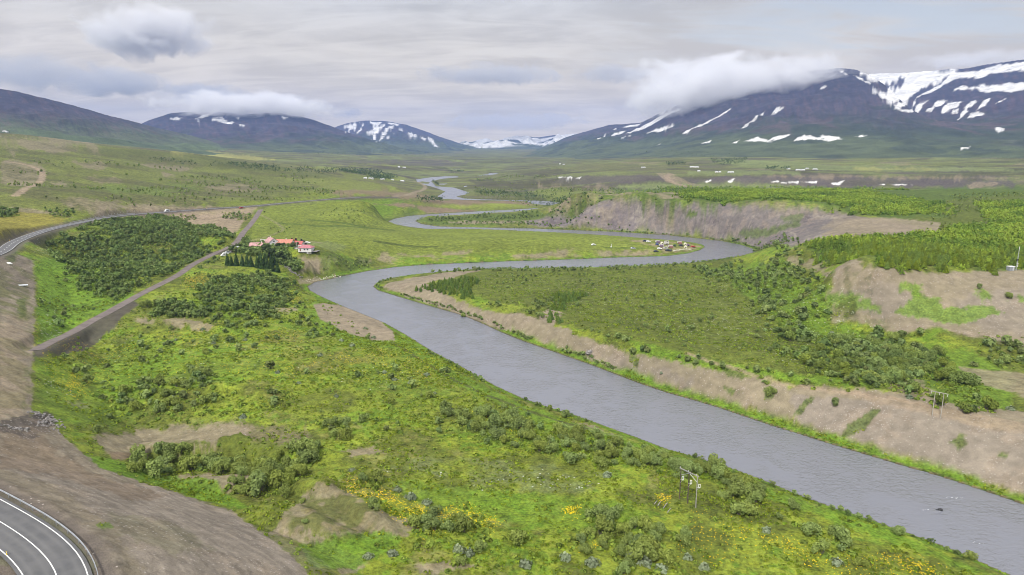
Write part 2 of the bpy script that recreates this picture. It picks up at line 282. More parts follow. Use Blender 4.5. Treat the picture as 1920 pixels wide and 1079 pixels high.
# shore
wid = np.clip(0.012*RR, 1.2, 14)
Hb = np.clip(H, 0.35, None)
H = np.where(RD > 0, 0.25+(np.maximum(Hb, 0.35)-0.25)*sstep(-0.2*wid, 2.2*wid, RD), -np.minimum(1.6, 0.05-RD*0.35))
BASE = H.copy()
def interp_list(L, x, k):
    L = np.array(L, float); return np.interp(x, L[:,0], L[:,k])
PXC = 960+FPX*np.tan(uc)*(CP+0.15*SP)                           # picture column of each bearing, near the horizon
MASK_M = np.zeros(H.shape, np.int8)-1; TM = np.zeros(H.shape)
for k, m in enumerate(MOUNTAINS):
    lo, hi = m['sky'][0][0], m['sky'][-1][0]
    ys = interp_list(m['sky'], PXC, 1); rs = interp_list(m['sky'], PXC, 2); rf = interp_list(m['foot'], PXC, 1)
    ys = ys + 1.2*fbm(PXC/23.0, PXC*0+m['seed'], 3, m['seed'])
    d = FPX*SP-(540-ys)*CP; f = FPX*CP+(540-ys)*SP; zr = CAM_Z-d/np.hypot(f, (PXC-960))*rs
    act = ((PXC > lo) & (PXC < hi))
    idx = np.where(act)[0]
    r = RR[idx]; rs_ = rs[idx][:,None]; rf_ = rf[idx][:,None]; zr_ = zr[idx][:,None]
    t = (r-rf_)/(rs_-rf_); x, y = XX[idx], YY[idx]
    wob = fbm(x/900, y/900, 3, m['seed'])*0.06*np.sin(np.clip(t, 0, 1)*math.pi)
    tt = np.clip(t+wob, 0, 1)
    zf = BASE[idx][np.arange(len(idx)), np.abs(RR[0][None,:]-rf_).argmin(1)][:,None]
    prof = zf-6+(zr_-zf+6)*tt**m['pw']
    bell = np.sin(np.clip(t, 0, 1)*math.pi)
    gully = (ridged(x/420+fbm(x/700, y/700, 2, 9)*0.7, y/900, 4, m['seed'])-0.62)
    prof += (gully*m['rug']*4.2+fbm(x/260, y/260, 5, m['seed']+5)*m['rug']*1.1)*bell*sstep(0.05, 0.4, tt)
    back = np.clip((r-rs_)/rs_, 0, 1); prof = np.where(r > rs_, zr_-back*zr_*1.3, prof)
    prof = np.where(t <= 0, -1e3, prof)
    cur = H[idx]; win = prof > cur
    H[idx] = np.where(win, prof, cur); MASK_M[idx] = np.where(win, k, MASK_M[idx]); TM[idx] = np.where(win, np.clip(t, 0, 1), TM[idx])
# the embankment below the highway bend: an even slope falling 1 : 1.7
dh, zh = path_near(XX, YY, HW_MAIN, 70); HWD = dh
emb = (XX < -20) & (YY < 430) & (dh < 60)
H = np.where(emb & (dh > 5.5), np.maximum(H, zh-0.3-np.maximum(dh-7.0, 0)*0.60), H)
SMOOTH = H.copy()
# ---------------------------------------------------------------- from a point of the photograph to a place on the ground
ELEV = np.maximum.accumulate((SMOOTH-CAM_Z)/RR, axis=1)
def ground_polar(px, py):
    x, f, d = ray(px, py); h = math.hypot(x, f); u = math.atan2(x, f); t = -d/h
    i = int(np.clip(np.searchsorted(uc, u), 1, len(uc)-1))
    if abs(uc[i-1]-u) < abs(uc[i]-u): i -= 1
    j = int(np.searchsorted(ELEV[i], t)); j = min(max(j, 1), len(vr)-1)
    e0, e1 = ELEV[i,j-1], ELEV[i,j]; s = 0 if e1 <= e0 else min(max((t-e0)/(e1-e0), 0), 1)
    return u, vr[j-1]+(vr[j]-vr[j-1])*s
def height(x, y):
    u = math.atan2(x, y); v = math.log(math.hypot(x, y)); i = int(np.clip(np.searchsorted(uc, u)-1, 0, len(uc)-2)); j = int(np.clip(np.searchsorted(vr, v)-1, 0, len(vr)-2))
    a = (u-uc[i])/(uc[i+1]-uc[i]); b = (v-vr[j])/(vr[j+1]-vr[j])
    return float((H[i,j]*(1-a)+H[i+1,j]*a)*(1-b)+(H[i,j+1]*(1-a)+H[i+1,j+1]*a)*b)
def heights(x, y):
    u = np.arctan2(x, y); v = np.log(np.hypot(x, y)); i = np.clip(np.searchsorted(uc, u)-1, 0, len(uc)-2); j = np.clip(np.searchsorted(vr, v)-1, 0, len(vr)-2)
    a = (u-uc[i])/(uc[i+1]-uc[i]); b = (v-vr[j])/(vr[j+1]-vr[j])
    return (H[i,j]*(1-a)+H[i+1,j]*a)*(1-b)+(H[i,j+1]*(1-a)+H[i+1,j+1]*a)*b
def at(px, py, lift=0.0):
    u, v = ground_polar(px, py); r = math.exp(v); x, y = r*math.sin(u), r*math.cos(u)
    return Vector((x, y, height(x, y)+lift))
# roads cut into the ground
GRAVEL = catmull([(at(a, b).x, at(a, b).y, at(a, b).z) for a, b in [(66,658),(100,640),(130,628),(165,608),(200,587),(260,556),(330,516),(365,497),(400,478),(428,465),(444,452),(458,436),(470,422),(480,408),(489,394)]]+[tuple(HW[200])][:0], 8)
gz = GRAVEL[:,2].copy()
for _ in range(30): gz[1:-1] = (gz[:-2]+gz[1:-1]*2+gz[2:])/4
GRAVEL[:,2] = gz
w = 1-sstep(5.2, 9.0, dh); H = H*(1-w)+(zh-0.25)*w
dg, zg = path_near(XX, YY, GRAVEL, 25)
w = 1-sstep(2.6, 7.0, dg); H = H*(1-w)+(zg)*w
GRD = dg
land = sstep(0, 3, RD)*(1-sstep(600, 1400, RR))*sstep(4.0, 9.0, dh)*sstep(3.0, 6.0, dg)
H += land*(fbm(XX/7, YY/7, 3, 77)*0.40+fbm(XX/2.2, YY/2.2, 2, 78)*0.14)
# ---------------------------------------------------------------- ground cover: what grows or lies where (outlines read off the photograph, put on the ground)
PAL = dict(M=(138,153,56), O=(104,114,50), L=(110,144,46), H=(108,120,52), S=(158,145,123), G=(158,147,135), P=(130,121,120), K=(158,146,128), Y=(150,143,66),
           F=(136,150,66), D=(76,88,42), B=(126,146,104), E=(166,165,96), T=(170,152,130), N=(142,124,104), V=(92,112,48), W=(240,242,246), A=(124,138,58), Q=(98,90,84), C=(114,116,76), J=(128,140,88), I=(84,82,58), X=(100,92,92), Z=(140,126,108))
PAL = {k: lin(v)*ALB for k, v in PAL.items()}
tint = np.empty(H.shape+(3,)); grav = np.zeros(H.shape)
f1 = fbm(XX/22, YY/22, 4, 101); f2 = fbm(XX/6.5, YY/6.5, 3, 102); f3 = fbm(XX/70, YY/70, 3, 103); f4 = fbm(XX/220, YY/220, 4, 104); f5 = fbm(XX/1.9, YY/1.9, 2, 105)
def blend(c, w):
    global tint
    tint += (np.asarray(c)-tint)*np.clip(w, 0, 1)[..., None]
tint[:] = PAL['M']
blend(PAL['O'], sstep(-0.2, 0.3, f1+0.4*f2)*0.85); blend(PAL['D'], sstep(0.05, 0.45, f2+0.6*f5-0.3*f3)*0.45)
blend(PAL['L'], sstep(0.1, 0.5, -f1+0.5*f5+0.3*f3)*0.75)
blend(PAL['E'], sstep(0.25, 0.6, f2*0.7+f3*0.6)*0.4)
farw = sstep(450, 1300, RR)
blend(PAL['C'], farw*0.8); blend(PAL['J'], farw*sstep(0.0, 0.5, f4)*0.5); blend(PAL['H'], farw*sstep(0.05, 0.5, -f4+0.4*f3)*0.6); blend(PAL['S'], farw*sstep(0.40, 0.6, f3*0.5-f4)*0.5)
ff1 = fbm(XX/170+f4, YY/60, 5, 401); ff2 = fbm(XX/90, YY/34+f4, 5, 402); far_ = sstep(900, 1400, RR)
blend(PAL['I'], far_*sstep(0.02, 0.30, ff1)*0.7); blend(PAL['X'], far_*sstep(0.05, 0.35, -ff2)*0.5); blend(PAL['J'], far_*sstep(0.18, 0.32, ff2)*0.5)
def mask(poly, feather=4.0, rag=4.0, lam=14.0):
    pol = np.array([ground_polar(a, b) for a, b in poly]); yy = [b for a, b in poly]
    dv = pol[:,1].max()-pol[:,1].min(); sy = min(max((max(yy)-min(yy))/max(dv, 1e-4), 30), 2500); sx = FPX*1.05
    pad = (feather+rag)*2.2
    u0, u1 = pol[:,0].min()-pad/sx, pol[:,0].max()+pad/sx; v0, v1 = pol[:,1].min()-pad/sy, pol[:,1].max()+pad/sy
    i0, i1 = np.searchsorted(uc, [u0, u1]); j0, j1 = np.searchsorted(vr, [v0, v1]); sl_ = (slice(i0, i1), slice(j0, j1))
    a, b = UU[sl_]*sx, VV[sl_]*sy
    if a.size == 0: return sl_, a
    d = seg_dist(a, b, [(p[0]*sx, p[1]*sy) for p in pol])
    d = d+rag*(fbm(a/lam, b/lam*1.5, 3, 55)*1.5+fbm(a/3.2, b/2.4, 2, 56)*0.8)
    return sl_, 1-sstep(-feather, feather, d)
def paint(key, pts, feather=4.0, rag=4.0, gr=0.0, amt=1.0, lam=14.0, mod=None):
    s, w = mask(pts, feather, rag, lam)
    if w.size == 0: return
    w = w*amt
    if mod is not None: w = w*mod[s]
    tint[s] += (PAL[key]-tint[s])*w[..., None]; grav[s] += (gr-grav[s])*w
def P_(s): return [tuple(map(float, p.split(','))) for p in s.split()]
def Z_(s, ox, oy, k): return [(ox+a/k, oy+b/k) for a, b in P_(s)]
# left hillside above the highway
paint('A', P_('-300,250 0,262 170,272 350,290 520,312 640,335 760,360 700,372 500,386 250,402 100,420 -20,470 -300,600'), 5, 3)
paint('H', P_('-300,245 0,258 170,270 350,292 520,315 640,340 740,362 640,366 520,372 400,378 300,372 200,380 100,378 0,372 -300,400'), 5, 4, amt=0.8, mod=sstep(-0.4, 0.2, f3+0.5*f1))
paint('D', P_('150,278 240,280 420,297 560,318 640,332 600,336 480,322 330,305 200,295'), 3, 3, amt=0.6)
paint('D', P_('-50,345 90,330 200,352 330,345 500,355 560,365 420,372 300,362 150,368 0,352'), 5, 6, amt=0.45)
for q in ('0,262 60,262 140,265 185,283 120,280 60,272 0,270', '0,300 40,302 80,312 88,325 40,350 0,345', '140,306 180,304 198,314 160,318', '165,336 215,334 225,342 190,346', '250,306 310,310 360,316 330,322 270,312', '300,322 330,330 310,334',
          '380,352 430,346 480,352 485,360 420,362', '100,376 170,374 280,382 370,388 440,392 330,398 250,402 190,402 130,388', '430,345 470,348 455,356', '330,338 380,340 370,344', '96,345 130,344 120,350', '30,262 90,268 150,284 100,288 40,276'):
    paint('S', P_(q), 3, 4, 0.7, 0.95)
paint('T', P_('250,385 350,392 440,392 480,390 470,402 380,412 300,402 230,408'), 3, 2, 0.5, 0.8)
paint('T', P_('255,408 330,402 420,402 465,400 455,425 432,442 400,425 340,420 300,415'), 3, 3, 0.6, 0.9)
paint('Y', P_('-60,402 40,392 90,398 130,412 90,425 40,440 -10,455 -60,470'), 3, 3, 0.2, 0.9)
paint('S', P_('0,388 60,392 120,402 140,410 90,402 30,398 0,396'), 2, 2, 0.5, 0.8)
paint('F', P_('540,330 620,336 700,345 745,352 735,360 650,362 590,350 540,340'), 2, 2, amt=0.9)
paint('F', P_('640,325 700,326 745,332 760,338 700,340 650,335'), 2, 1, amt=0.9); paint('F', P_('590,312 640,316 600,320 570,314'), 1, 1, amt=0.7)
paint('L', P_('200,348 300,346 380,352 370,362 260,364 180,358'), 4, 5, amt=0.6)
paint('E', P_('295,280 360,282 440,290 520,300 480,302 400,294 320,288'), 2, 2, amt=0.8)
paint('N', P_('620,362 700,356 760,358 800,366 830,374 760,378 700,374 640,372'), 3, 3, 0.4, 0.8)
paint('I', P_('-300,262 0,270 170,280 350,300 520,322 600,335 400,345 200,330 0,330 -300,330'), 5, 5, amt=0.6, mod=sstep(-0.05, 0.35, fbm(XX/55, YY/35, 4, 71)))
paint('I', P_('-300,330 0,330 200,330 400,345 600,345 640,362 400,385 200,392 0,385 -300,400'), 5, 5, amt=0.7, mod=sstep(0.0, 0.3, fbm(XX/40, YY/24, 4, 72)))
paint('C', P_('-300,245 0,250 350,288 700,328 740,362 350,395 0,400 -300,420'), 5, 5, amt=0.45)
# meadow terrace between the highway and the river
paint('A', P_('498,388 620,378 700,374 790,380 800,392 760,404 738,412 735,420 790,430 950,434 1150,444 1300,458 1315,466 1240,474 1100,476 900,476 700,482 640,478 600,468 470,452 460,440'), 3, 2)
paint('F', P_('520,400 640,395 700,402 690,412 560,415'), 6, 5, amt=0.55); paint('F', P_('620,428 760,432 980,442 1150,452 1180,466 900,462 700,454 600,445'), 5, 5, amt=0.5)
paint('H', P_('560,415 740,430 800,440 1000,448 900,452 700,440 500,425'), 5, 5, amt=0.4); paint('H', P_('720,462 900,452 1050,462 1130,470 900,472'), 4, 4, amt=0.45)
paint('L', P_('600,372 700,372 770,376 760,384 690,382'), 2, 2, amt=0.7)
paint('F', P_('812,384 960,382 1005,384 985,390 900,393 840,392'), 2, 1.5, amt=0.95)
paint('N', P_('700,384 760,382 800,388 850,392 900,396 860,399 800,401 790,396 770,390'), 2, 2, 0.6, 0.9); paint('N', P_('790,376 850,376 990,381 1000,384 900,383 820,384'), 1.5, 1, 0.5, 0.9)
paint('V', P_('690,392 780,385 790,400 745,410 720,412'), 2, 2, amt=0.8)
paint('S', P_('560,485 620,483 720,478 850,476 1000,477 1200,474 1210,480 1000,484 850,489 700,490 640,500 600,512'), 2, 3, 0.5, 0.75, mod=sstep(-0.45, 0.1, f1))
paint('S', P_('568,486 615,484 598,498 600,514 560,512 572,500'), 2, 2, 0.6, 0.9)
paint('V', P_('600,484 680,482 700,492 690,505 640,516 608,515 600,500'), 3, 3, amt=0.7)
paint('T', P_('1160,450 1240,453 1300,460 1317,464 1300,471 1240,476 1180,478 1240,466'), 2, 2, 0.3, 0.7, mod=sstep(-0.4, 0.3, f2))
paint('D', P_('700,451 820,462 822,465 700,455'), 1, .6, amt=0.8)
paint('J', P_('565,455 600,452 650,462 620,470 580,464'), 2, 2, amt=0.7)
for q in ('520,418 600,424 740,432 740,433.5 600,426 520,420', '1100,462 1140,464 1210,466 1210,468 1140,466', '575,412 700,428 700,430 575,414'): paint('V', P_(q), .8, .5, amt=0.8)
# right bank: spit and cliff
paint('V', P_('780,415 850,406 1000,396 1090,372 1170,375 1110,385 1030,410 990,420 900,424 820,424'), 3, 2, amt=0.75)
paint('S', P_('840,417 930,416 1010,413 990,419 900,421 850,421'), 1.5, 1.5, 0.6, 0.85); paint('S', P_('1030,392 1070,374 1090,368 1130,372 1080,384 1040,396'), 2, 2, 0.6, 0.8)
paint('P', P_('985,414 1060,402 1110,388 1150,375 1250,379 1350,383 1450,388 1540,393 1600,400 1640,415 1700,422 1760,432 1740,441 1600,446 1520,452 1480,466 1440,462 1380,446 1300,440 1200,433 1050,426 990,422'), 2, 1.5, 1.0, 0.95)
paint('P', P_('985,414 1050,402 1108,388 1150,376 1190,384 1190,431 1050,425'), 2, 1.5, 1.0, 0.95)
paint('S', P_('1400,383 1480,386 1560,395 1660,410 1740,430 1640,440 1540,430 1560,410 1500,398'), 3, 3, 0.9, 0.7)
paint('V', P_('1290,398 1310,396 1305,408 1285,408'), 1, 2, amt=0.9); paint('V', P_('1380,440 1440,430 1500,415 1500,425 1450,440 1400,450'), 2, 3, amt=0.7); paint('V', P_('1465,408 1510,402 1505,412 1470,418'), 2, 2, amt=0.6)
# strata in the cliff
el_in = (XX > 30) & (RR > 420) & (RR < 900)
st_ = sstep(0.05, 0.35, fbm(H/1.3+f1*0.8, XX/60, 3, 61))*el_in*(grav > 0.9)
blend(lin((178,168,152))*ALB, st_*0.55*sstep(-0.1, 0.4, f1)); blend(lin((104,94,98))*ALB, sstep(0.1, 0.5, fbm(XX/14, H/5, 3, 62))*el_in*(grav > 0.9)*0.5)
# plantation ground and terrace
paint('V', P_('1080,366 1130,356 1400,352 1700,354 2100,354 2300,380 2300,515 1920,508 1760,507 1650,508 1540,490 1475,470 1560,446 1740,441 1770,430 1660,408 1560,388 1400,380 1200,376'), 2, 2, amt=0.95)
paint('O', P_('1760,380 1840,370 1920,366 2000,366 1920,376 1830,380 1850,400 1880,420 1800,424 1740,436 1700,440 1740,425 1700,412 1780,405'), 3, 3, amt=0.8)
paint('S', P_('1590,414 1700,411 1760,418 1770,432 1740,440 1640,445 1560,447 1540,440'), 2, 2, 0.8, 0.85); paint('S', P_('1615,368 1650,370 1655,376 1620,374'), 1, 1, 0.5, 0.9)
paint('S', P_('1540,510 1620,502 1700,513 1800,511 1920,508 2200,512 2200,700 1920,652 1830,632 1760,615 1690,628 1640,612 1560,606 1500,582 1530,560 1560,540'), 3, 3, 1.0, 0.95)
paint('G', P_('1560,560 1700,540 1750,590 1650,600'), 6, 6, 1.0, 0.5); paint('G', P_('1780,560 1920,540 2100,560 2100,650 1840,620'), 6, 6, 1.0, 0.5)
for q in ('1540,552 1580,545 1600,556 1660,575 1650,590 1600,580 1550,570', '1700,560 1720,548 1760,560 1770,580 1860,575 1880,585 1840,600 1800,610 1770,606 1730,596 1680,585', '1830,548 1860,545 1855,560 1835,560', '1440,540 1540,540 1560,560 1500,585 1440,570', '1890,555 1960,556 1950,566 1895,562', '1500,520 1560,510 1540,530 1520,545', '1690,530 1730,535 1720,552 1690,545'):
    paint('L', P_(q), 3, 5, amt=0.8)
paint('S', P_('1470,480 1530,488 1560,500 1530,508 1480,496'), 2, 3, 0.7, 0.7)
paint('S', P_('1080,366 1140,360 1290,362 1290,378 1150,380 1090,376'), 2, 2, 0.5, 0.75, mod=sstep(-0.4, 0.2, f1))
# the valley floor beyond the plantations: terraces, moor, hay fields, dark scarps with old snow
for k_, q, am in (('X', '1020,346 1060,334 1130,330 1240,330 1250,338 1180,344 1080,348', .8), ('X', '1280,336 1360,331 1500,333 1700,334 1780,338 1900,340 1900,350 1700,351 1500,349 1380,346 1300,344', .85), ('S', '1440,331 1560,329 1700,331 1860,333 1920,334 1920,338 1700,336 1500,334', .6), ('S', '1232,326 1255,325 1275,335 1300,345 1330,352 1290,350 1250,342 1240,335', .7),
                  ('J', '1160,347 1260,346 1420,348 1560,351 1560,355 1300,356 1150,354', .9), ('J', '1290,322 1400,320 1500,322 1500,328 1350,330 1290,328', .8), ('J', '1330,300 1500,304 1560,312 1700,312 1900,316 1900,322 1600,322 1400,316', .8), ('E', '1600,316 1740,316 1760,320 1620,320', .6), ('C', '1080,308 1250,310 1250,322 1080,322', .7),
                  ('I', '880,338 1060,340 1140,352 1060,356 950,352 890,346', .7), ('S', '1010,350 1140,350 1140,354 1020,354', .6), ('I', '900,322 1050,318 1080,324 1000,330 920,326', .6), ('D', '890,356 1000,358 1100,368 960,368 890,364', .6), ('X', '600,300 800,300 880,306 840,312 640,308', .5), ('J', '690,294 760,296 740,300 690,298', .7), ('A', '1000,360 1140,356 1120,366 1010,366', .6),
                  ('S', '1810,346 1850,342 1870,345 1840,352 1820,354', .7), ('I', '1560,340 1680,338 1700,346 1580,348', .4)):
    paint(k_, P_(q), 1.5, 1.6, 0.0, am, 10)
# shrub heath on the right bank
paint('H', P_('880,508 1050,504 1280,500 1400,492 1480,540 1560,610 1700,650 1920,690 2100,720 2100,800 1780,770 1700,740 1500,715 1300,672 1090,620 1060,600 900,560 800,540'), 3, 3)
paint('O', P_('880,520 1400,510 1700,680 1500,700 1100,610'), 6, 6, amt=0.7, mod=sstep(0.0, 0.5, f2+0.5*f1)); paint('D', P_('880,512 1400,505 1700,660 1850,720 1500,705 1100,612'), 6, 6, amt=0.4, mod=sstep(0.0, 0.35, fbm(XX/4, YY/4, 3, 64)))
paint('L', P_('1300,500 1420,485 1500,530 1560,600 1700,640 1830,660 1900,700 1890,790 1780,770 1700,710 1560,660 1450,600 1400,560'), 5, 6, amt=0.65)
paint('M', P_('1530,664 1600,658 1625,668 1580,676'), 2, 2, amt=0.9)
paint('L', P_('1180,640 1300,668 1400,690 1500,705 1650,715 1650,730 1500,722 1350,700 1200,665'), 3, 3, amt=0.7)
# bluff of gravel above the water
paint('S', P_('714,540 760,524 830,512 900,508 840,524 800,532 850,560 950,590 1010,598 1030,580 1060,590 1040,612 1110,640 1200,668 1300,686 1400,706 1480,726 1560,728 1680,735 1800,760 1900,770 2000,790 2200,830 2200,1000 1920,930 1800,890 1650,848 1500,802 1350,752 1250,724 1150,692 1060,660 980,634 900,604 850,588 760,556'), 2.5, 3, 1.0, 0.95)
paint('G', P_('1480,740 1640,752 1800,790 2000,830 2200,880 2200,1000 1920,925 1750,870 1600,825 1500,795'), 5, 5, 1.0, 0.7); paint('G', P_('1100,655 1200,685 1300,715 1290,735 1150,690'), 4, 4, 1, 0.6)
paint('T', P_('1560,728 1640,738 1760,765 1900,790 2100,830 2100,850 1900,812 1760,785 1640,758'), 3, 3, 0.6, 0.6)
for q in ('1490,775 1520,742 1530,745 1500,780', '1590,800 1640,765 1655,768 1620,805 1570,830', '1350,690 1400,698 1395,715 1360,708', '1430,730 1455,722 1450,745 1435,750', '1780,830 1800,815 1815,825 1795,850', '1870,850 1890,850 1885,862', '1180,668 1200,672 1195,690 1180,682', '1355,725 1390,735 1370,745'):
    paint('V', P_(q), 2, 3, amt=0.8)
paint('S', P_('1800,690 1920,700 2200,740 2200,770 1920,745 1840,720'), 3, 4, 0.7, 0.75); paint('S', P_('1650,720 1720,712 1760,740 1700,745'), 4, 4, 0.3, 0.6)
# left bank: sand bar, meadow patches
paint('S', P_('590,570 630,572 690,590 735,622 738,640 700,638 650,622 600,600'), 1.5, 1.2, 0.8, 0.95)
paint('S', P_('555,522 590,520 640,522 585,533 560,530'), 1, 1.5, 0.9, 0.8)
for q in ('1040,798 1090,795 1130,805 1150,818 1120,822 1060,810', '640,845 700,842 725,850 660,858', '540,960 570,925 610,908 660,925 690,950 760,975 785,995 740,1012 640,1008 560,1003 500,1000', '300,600 350,600 400,612 390,622 330,612', '500,990 600,1000 640,1030 700,1045 640,1079 600,1040', '130,755 170,758 150,768', '770,1062 850,1050 900,1062 800,1079', '250,600 290,600 270,606', '490,570 560,580 540,590'):
    paint('S', P_(q), 3, 4, 0.6, 0.8)
paint('H', P_('170,812 260,802 400,793 500,797 596,812 606,842 500,872 400,866 250,862 200,850'), 3, 3, 0.3, 0.9); paint('Z', P_('420,800 500,798 590,812 560,830 480,830'), 4, 5, 0.4, 0.6); paint('S', P_('175,820 260,806 400,796 480,800 420,822 340,835 260,850 200,850'), 4, 5, 0.7, 0.85); paint('N', P_('205,850 250,842 240,862 210,862'), 2, 2, 0.5, 0.9)
paint('S', P_('290,892 380,888 480,892 470,910 420,925 350,915'), 3, 4, 0.6, 0.8); paint('H', P_('560,660 720,650 860,700 1000,770 1080,820 940,840 820,800 700,740'), 8, 8, amt=0.35)
paint('J', P_('700,880 800,860 1000,870 1160,890 1100,925 1000,925 860,905'), 6, 6, amt=0.7, mod=sstep(-0.3, 0.35, f2+0.3*f5)); paint('L', P_('720,900 860,915 1100,935 1230,960 1200,1000 1000,990 800,960'), 8, 8, amt=0.6)
paint('L', P_('560,1020 700,1000 760,1010 720,1040 620,1065 580,1060'), 3, 3, amt=0.9); paint('L', P_('160,855 240,870 330,895 420,925 480,950 400,945 300,912 200,890'), 3, 3, amt=0.9)
paint('L', P_('65,500 100,480 180,500 260,560 220,580 140,615 70,650'), 4, 4, amt=0.85); paint('L', P_('70,680 240,640 420,640 560,700 300,740 160,800 70,800'), 8, 8, amt=0.45)
paint('L', P_('600,545 660,585 760,640 860,700 980,760 1100,800 1250,850 1440,915 1640,985 1880,1090 1780,1060 1500,960 1250,880 1000,795 850,720 740,655 640,640 580,600'), 4, 4, amt=0.7)
paint('S', P_('586,571 628,571 690,588 737,622 741,640 700,640 650,624 600,600'), 1.5, 1.0, 0.8, 1.0)
paint('O', P_('520,930 610,905 700,945 780,985 740,1015 640,1012 520,1002'), 4, 10, 0.4, 0.75, mod=sstep(-0.15, 0.25, f2+0.5*f5)); paint('Y', P_('560,960 640,950 700,975 640,1000'), 4, 10, 0.4, 0.35, mod=sstep(-0.1, 0.3, -f2))
# embankment of the highway bend
paint('K', P_('-300,560 0,480 64,490 66,560 62,660 58,780 100,800 190,880 300,915 440,965 580,1079 600,1200 150,1200 185,1079 120,1010 0,930 -300,860'), 2.5, 3, 0.7, 0.97)
paint('G', P_('190,900 330,925 440,965 560,1060 590,1120 300,1120 200,980 100,910 0,880 0,850 120,880'), 6, 8, 0.9, 0.75); paint('N', P_('0,800 60,800 110,850 200,900 330,930 250,940 100,890 0,880'), 6, 8, 0.6, 0.6)
paint('O', P_('200,960 330,985 400,1030 330,1040 220,1000'), 8, 10, 0.5, 0.25); paint('V', P_('30,560 52,556 50,600 32,600'), 2, 3, amt=0.7); paint('V', P_('-10,466 30,463 32,492 20,500'), 2, 3, amt=0.8)
paint('O', P_('-100,480 60,484 62,640 58,780 -100,800'), 4, 8, 0.4, 0.55, mod=sstep(-0.2, 0.3, f2+0.5*f1))
paint('Q', P_('-20,492 60,482 66,540 40,560 -20,520'), 4, 4, 0.8, 0.35); paint('T', P_('-60,600 50,600 55,700 40,780 -60,800'), 6, 10, 0.5, 0.45)
paint('L', P_('180,985 205,980 212,990 190,992'), 2, 2, amt=0.7); paint('Q', P_('0,788 100,770 105,800 60,830 0,806'), 2, 4, 1.0, 0.8); paint('Q', P_('60,780 90,770 105,790 85,800 65,802'), 1, 2, 1.0, 0.9)
paint('N', P_('-200,1040 10,1040 60,1079 90,1140 -200,1140'), 2, 3, 0.5, 0.9)
# herbs in flower (yellow, white) and loose stones: how thickly they lie; the material scatters the single flecks
FLK = np.zeros(H.shape+(3,)); clump = sstep(-0.15, 0.3, f2+0.6*f5)
def specks(ch, q, dens, f=8):
    s, w = mask(P_(q), f, f)
    if w.size: FLK[s+(ch,)] = np.maximum(FLK[s+(ch,)], w*dens*(0.25+0.75*clump[s]))
for q, t in (('650,895 720,920 800,950 870,945 940,980 930,1000 850,985 760,975 700,955 655,925', .28), ('1060,945 1090,952 1080,966 1055,962', .6), ('1235,925 1260,928 1255,945 1235,942', .6), ('1070,1010 1130,1005 1120,1030 1080,1030', .6),
             ('1390,990 1480,1010 1560,1040 1720,1045 1780,1079 1600,1100 1480,1040', .3), ('720,920 800,965 830,1000 790,1010 740,960', .5), ('1300,960 1400,975 1450,1030 1350,1060 1250,1050', .06), ('100,700 170,700 160,740 130,740', .3), ('60,620 260,640 260,700 80,700', .06),
             ('540,540 560,560 545,575 530,560', .35), ('450,590 520,585 520,596 460,598', .4), ('560,680 760,640 900,700 760,720', .10), ('880,770 1000,800 980,830 900,800', .10), ('300,620 560,620 560,720 300,700', .06), ('350,515 400,520 380,545 340,535', .2)):
    specks(0, q, min(1, t*1.8))
for q, t in (('880,515 1400,510 1680,660 1500,690 1100,600', .10), ('1230,575 1480,580 1620,640 1500,640 1300,610', .2), ('75,718 120,716 130,735 85,730', .7), ('75,595 115,592 110,615 80,622', .8), ('65,470 95,468 90,480', .8), ('560,650 760,700 740,740 560,700', .06), ('700,880 1160,890 1100,925 860,905', .12), ('200,620 560,650 500,700 150,690', .05)):
    specks(1, q, min(.9, t*1.0))
FLK[..., 2] = sstep(0.5, 1, grav)*(0.12+0.5*sstep(0.0, 0.5, f2+0.5*f1))
blend(PAL['T'], sstep(0.5, 1, grav)*(RR < 900)*sstep(0.1, 0.5, f2)*0.35)
def track(key, pts, half, soft=.8, amt=.85, gr=.5):
    c = catmull([(at0(a, b)[0], at0(a, b)[1], 0) for a, b in P_(pts)], 6); d, _ = path_near(XX, YY, c, half+soft*3); w = (1-sstep(half-soft, half+soft, d+f5*soft))*amt
    blend(PAL[key], w); grav[:] += (gr-grav)*w
def at0(a, b):
    u, v = ground_polar(a, b); r = math.exp(v); return r*math.sin(u), r*math.cos(u)
track('T', '12,304 40,308 62,314 79,324 77,338 62,350 40,360 28,368', 3.2, 1.5); track('S', '740,371 760,367 776,362 790,358 797,353 795,348 785,343 770,340 752,338', 4, 1.5); track('T', '1263,328.5 1255,328.3 1250,331 1251,334 1258,341 1272,346.5 1294,352 1330,357', 6, 3)
track('I', '735,642 800,682 870,722 950,757 1040,788 1100,806', .9, .5, .7, 0); track('T', '1290,664 1400,700 1480,722 1560,733 1640,745 1740,762', 1.0, .6, .7); track('K', '485,402 520,420 530,432 500,445 470,452', 1.5, 1, .4, .2)
track('Q', '398,478 415,474 432,468 444,470', 5, 1.5, .9, .8); track('S', '500,452 520,452 545,453 580,454 600,456', 3, 2, .6, .5); track('G', '600,1079 560,1040 500,1000', 3, 2, .3, .9)
rl = fbm(HWD/0.9, np.arctan2(XX+90, YY)*14, 3, 81)*sstep(0.4, 0.8, grav)*(HWD < 60)*sstep(9, 14, HWD)
tint *= (1+0.30*rl)[..., None]
# green fringe and wet margin at the water
m = (RR < 700) & (RD > 0) & ~((XX < 0) & (grav > 0.5) & (RR > 300))
fr = (1-sstep(2.0, 4.5, RD+f2*2.0))*m; blend(PAL['L']*0.9, fr*0.9*(YY < 800)); grav -= grav*fr
tip = (1-sstep(1.0, 6.0, np.hypot(XX-on_plane(590,525,0)[0], YY-on_plane(590,525,0)[1])/6))*(RD > 0)
blend(lin((120,112,84))*ALB, (1-sstep(0.2, 0.9, RD))*(RD > 0)*(RR < 900))
blend(lin((44,44,40))*ALB, RD < 0)
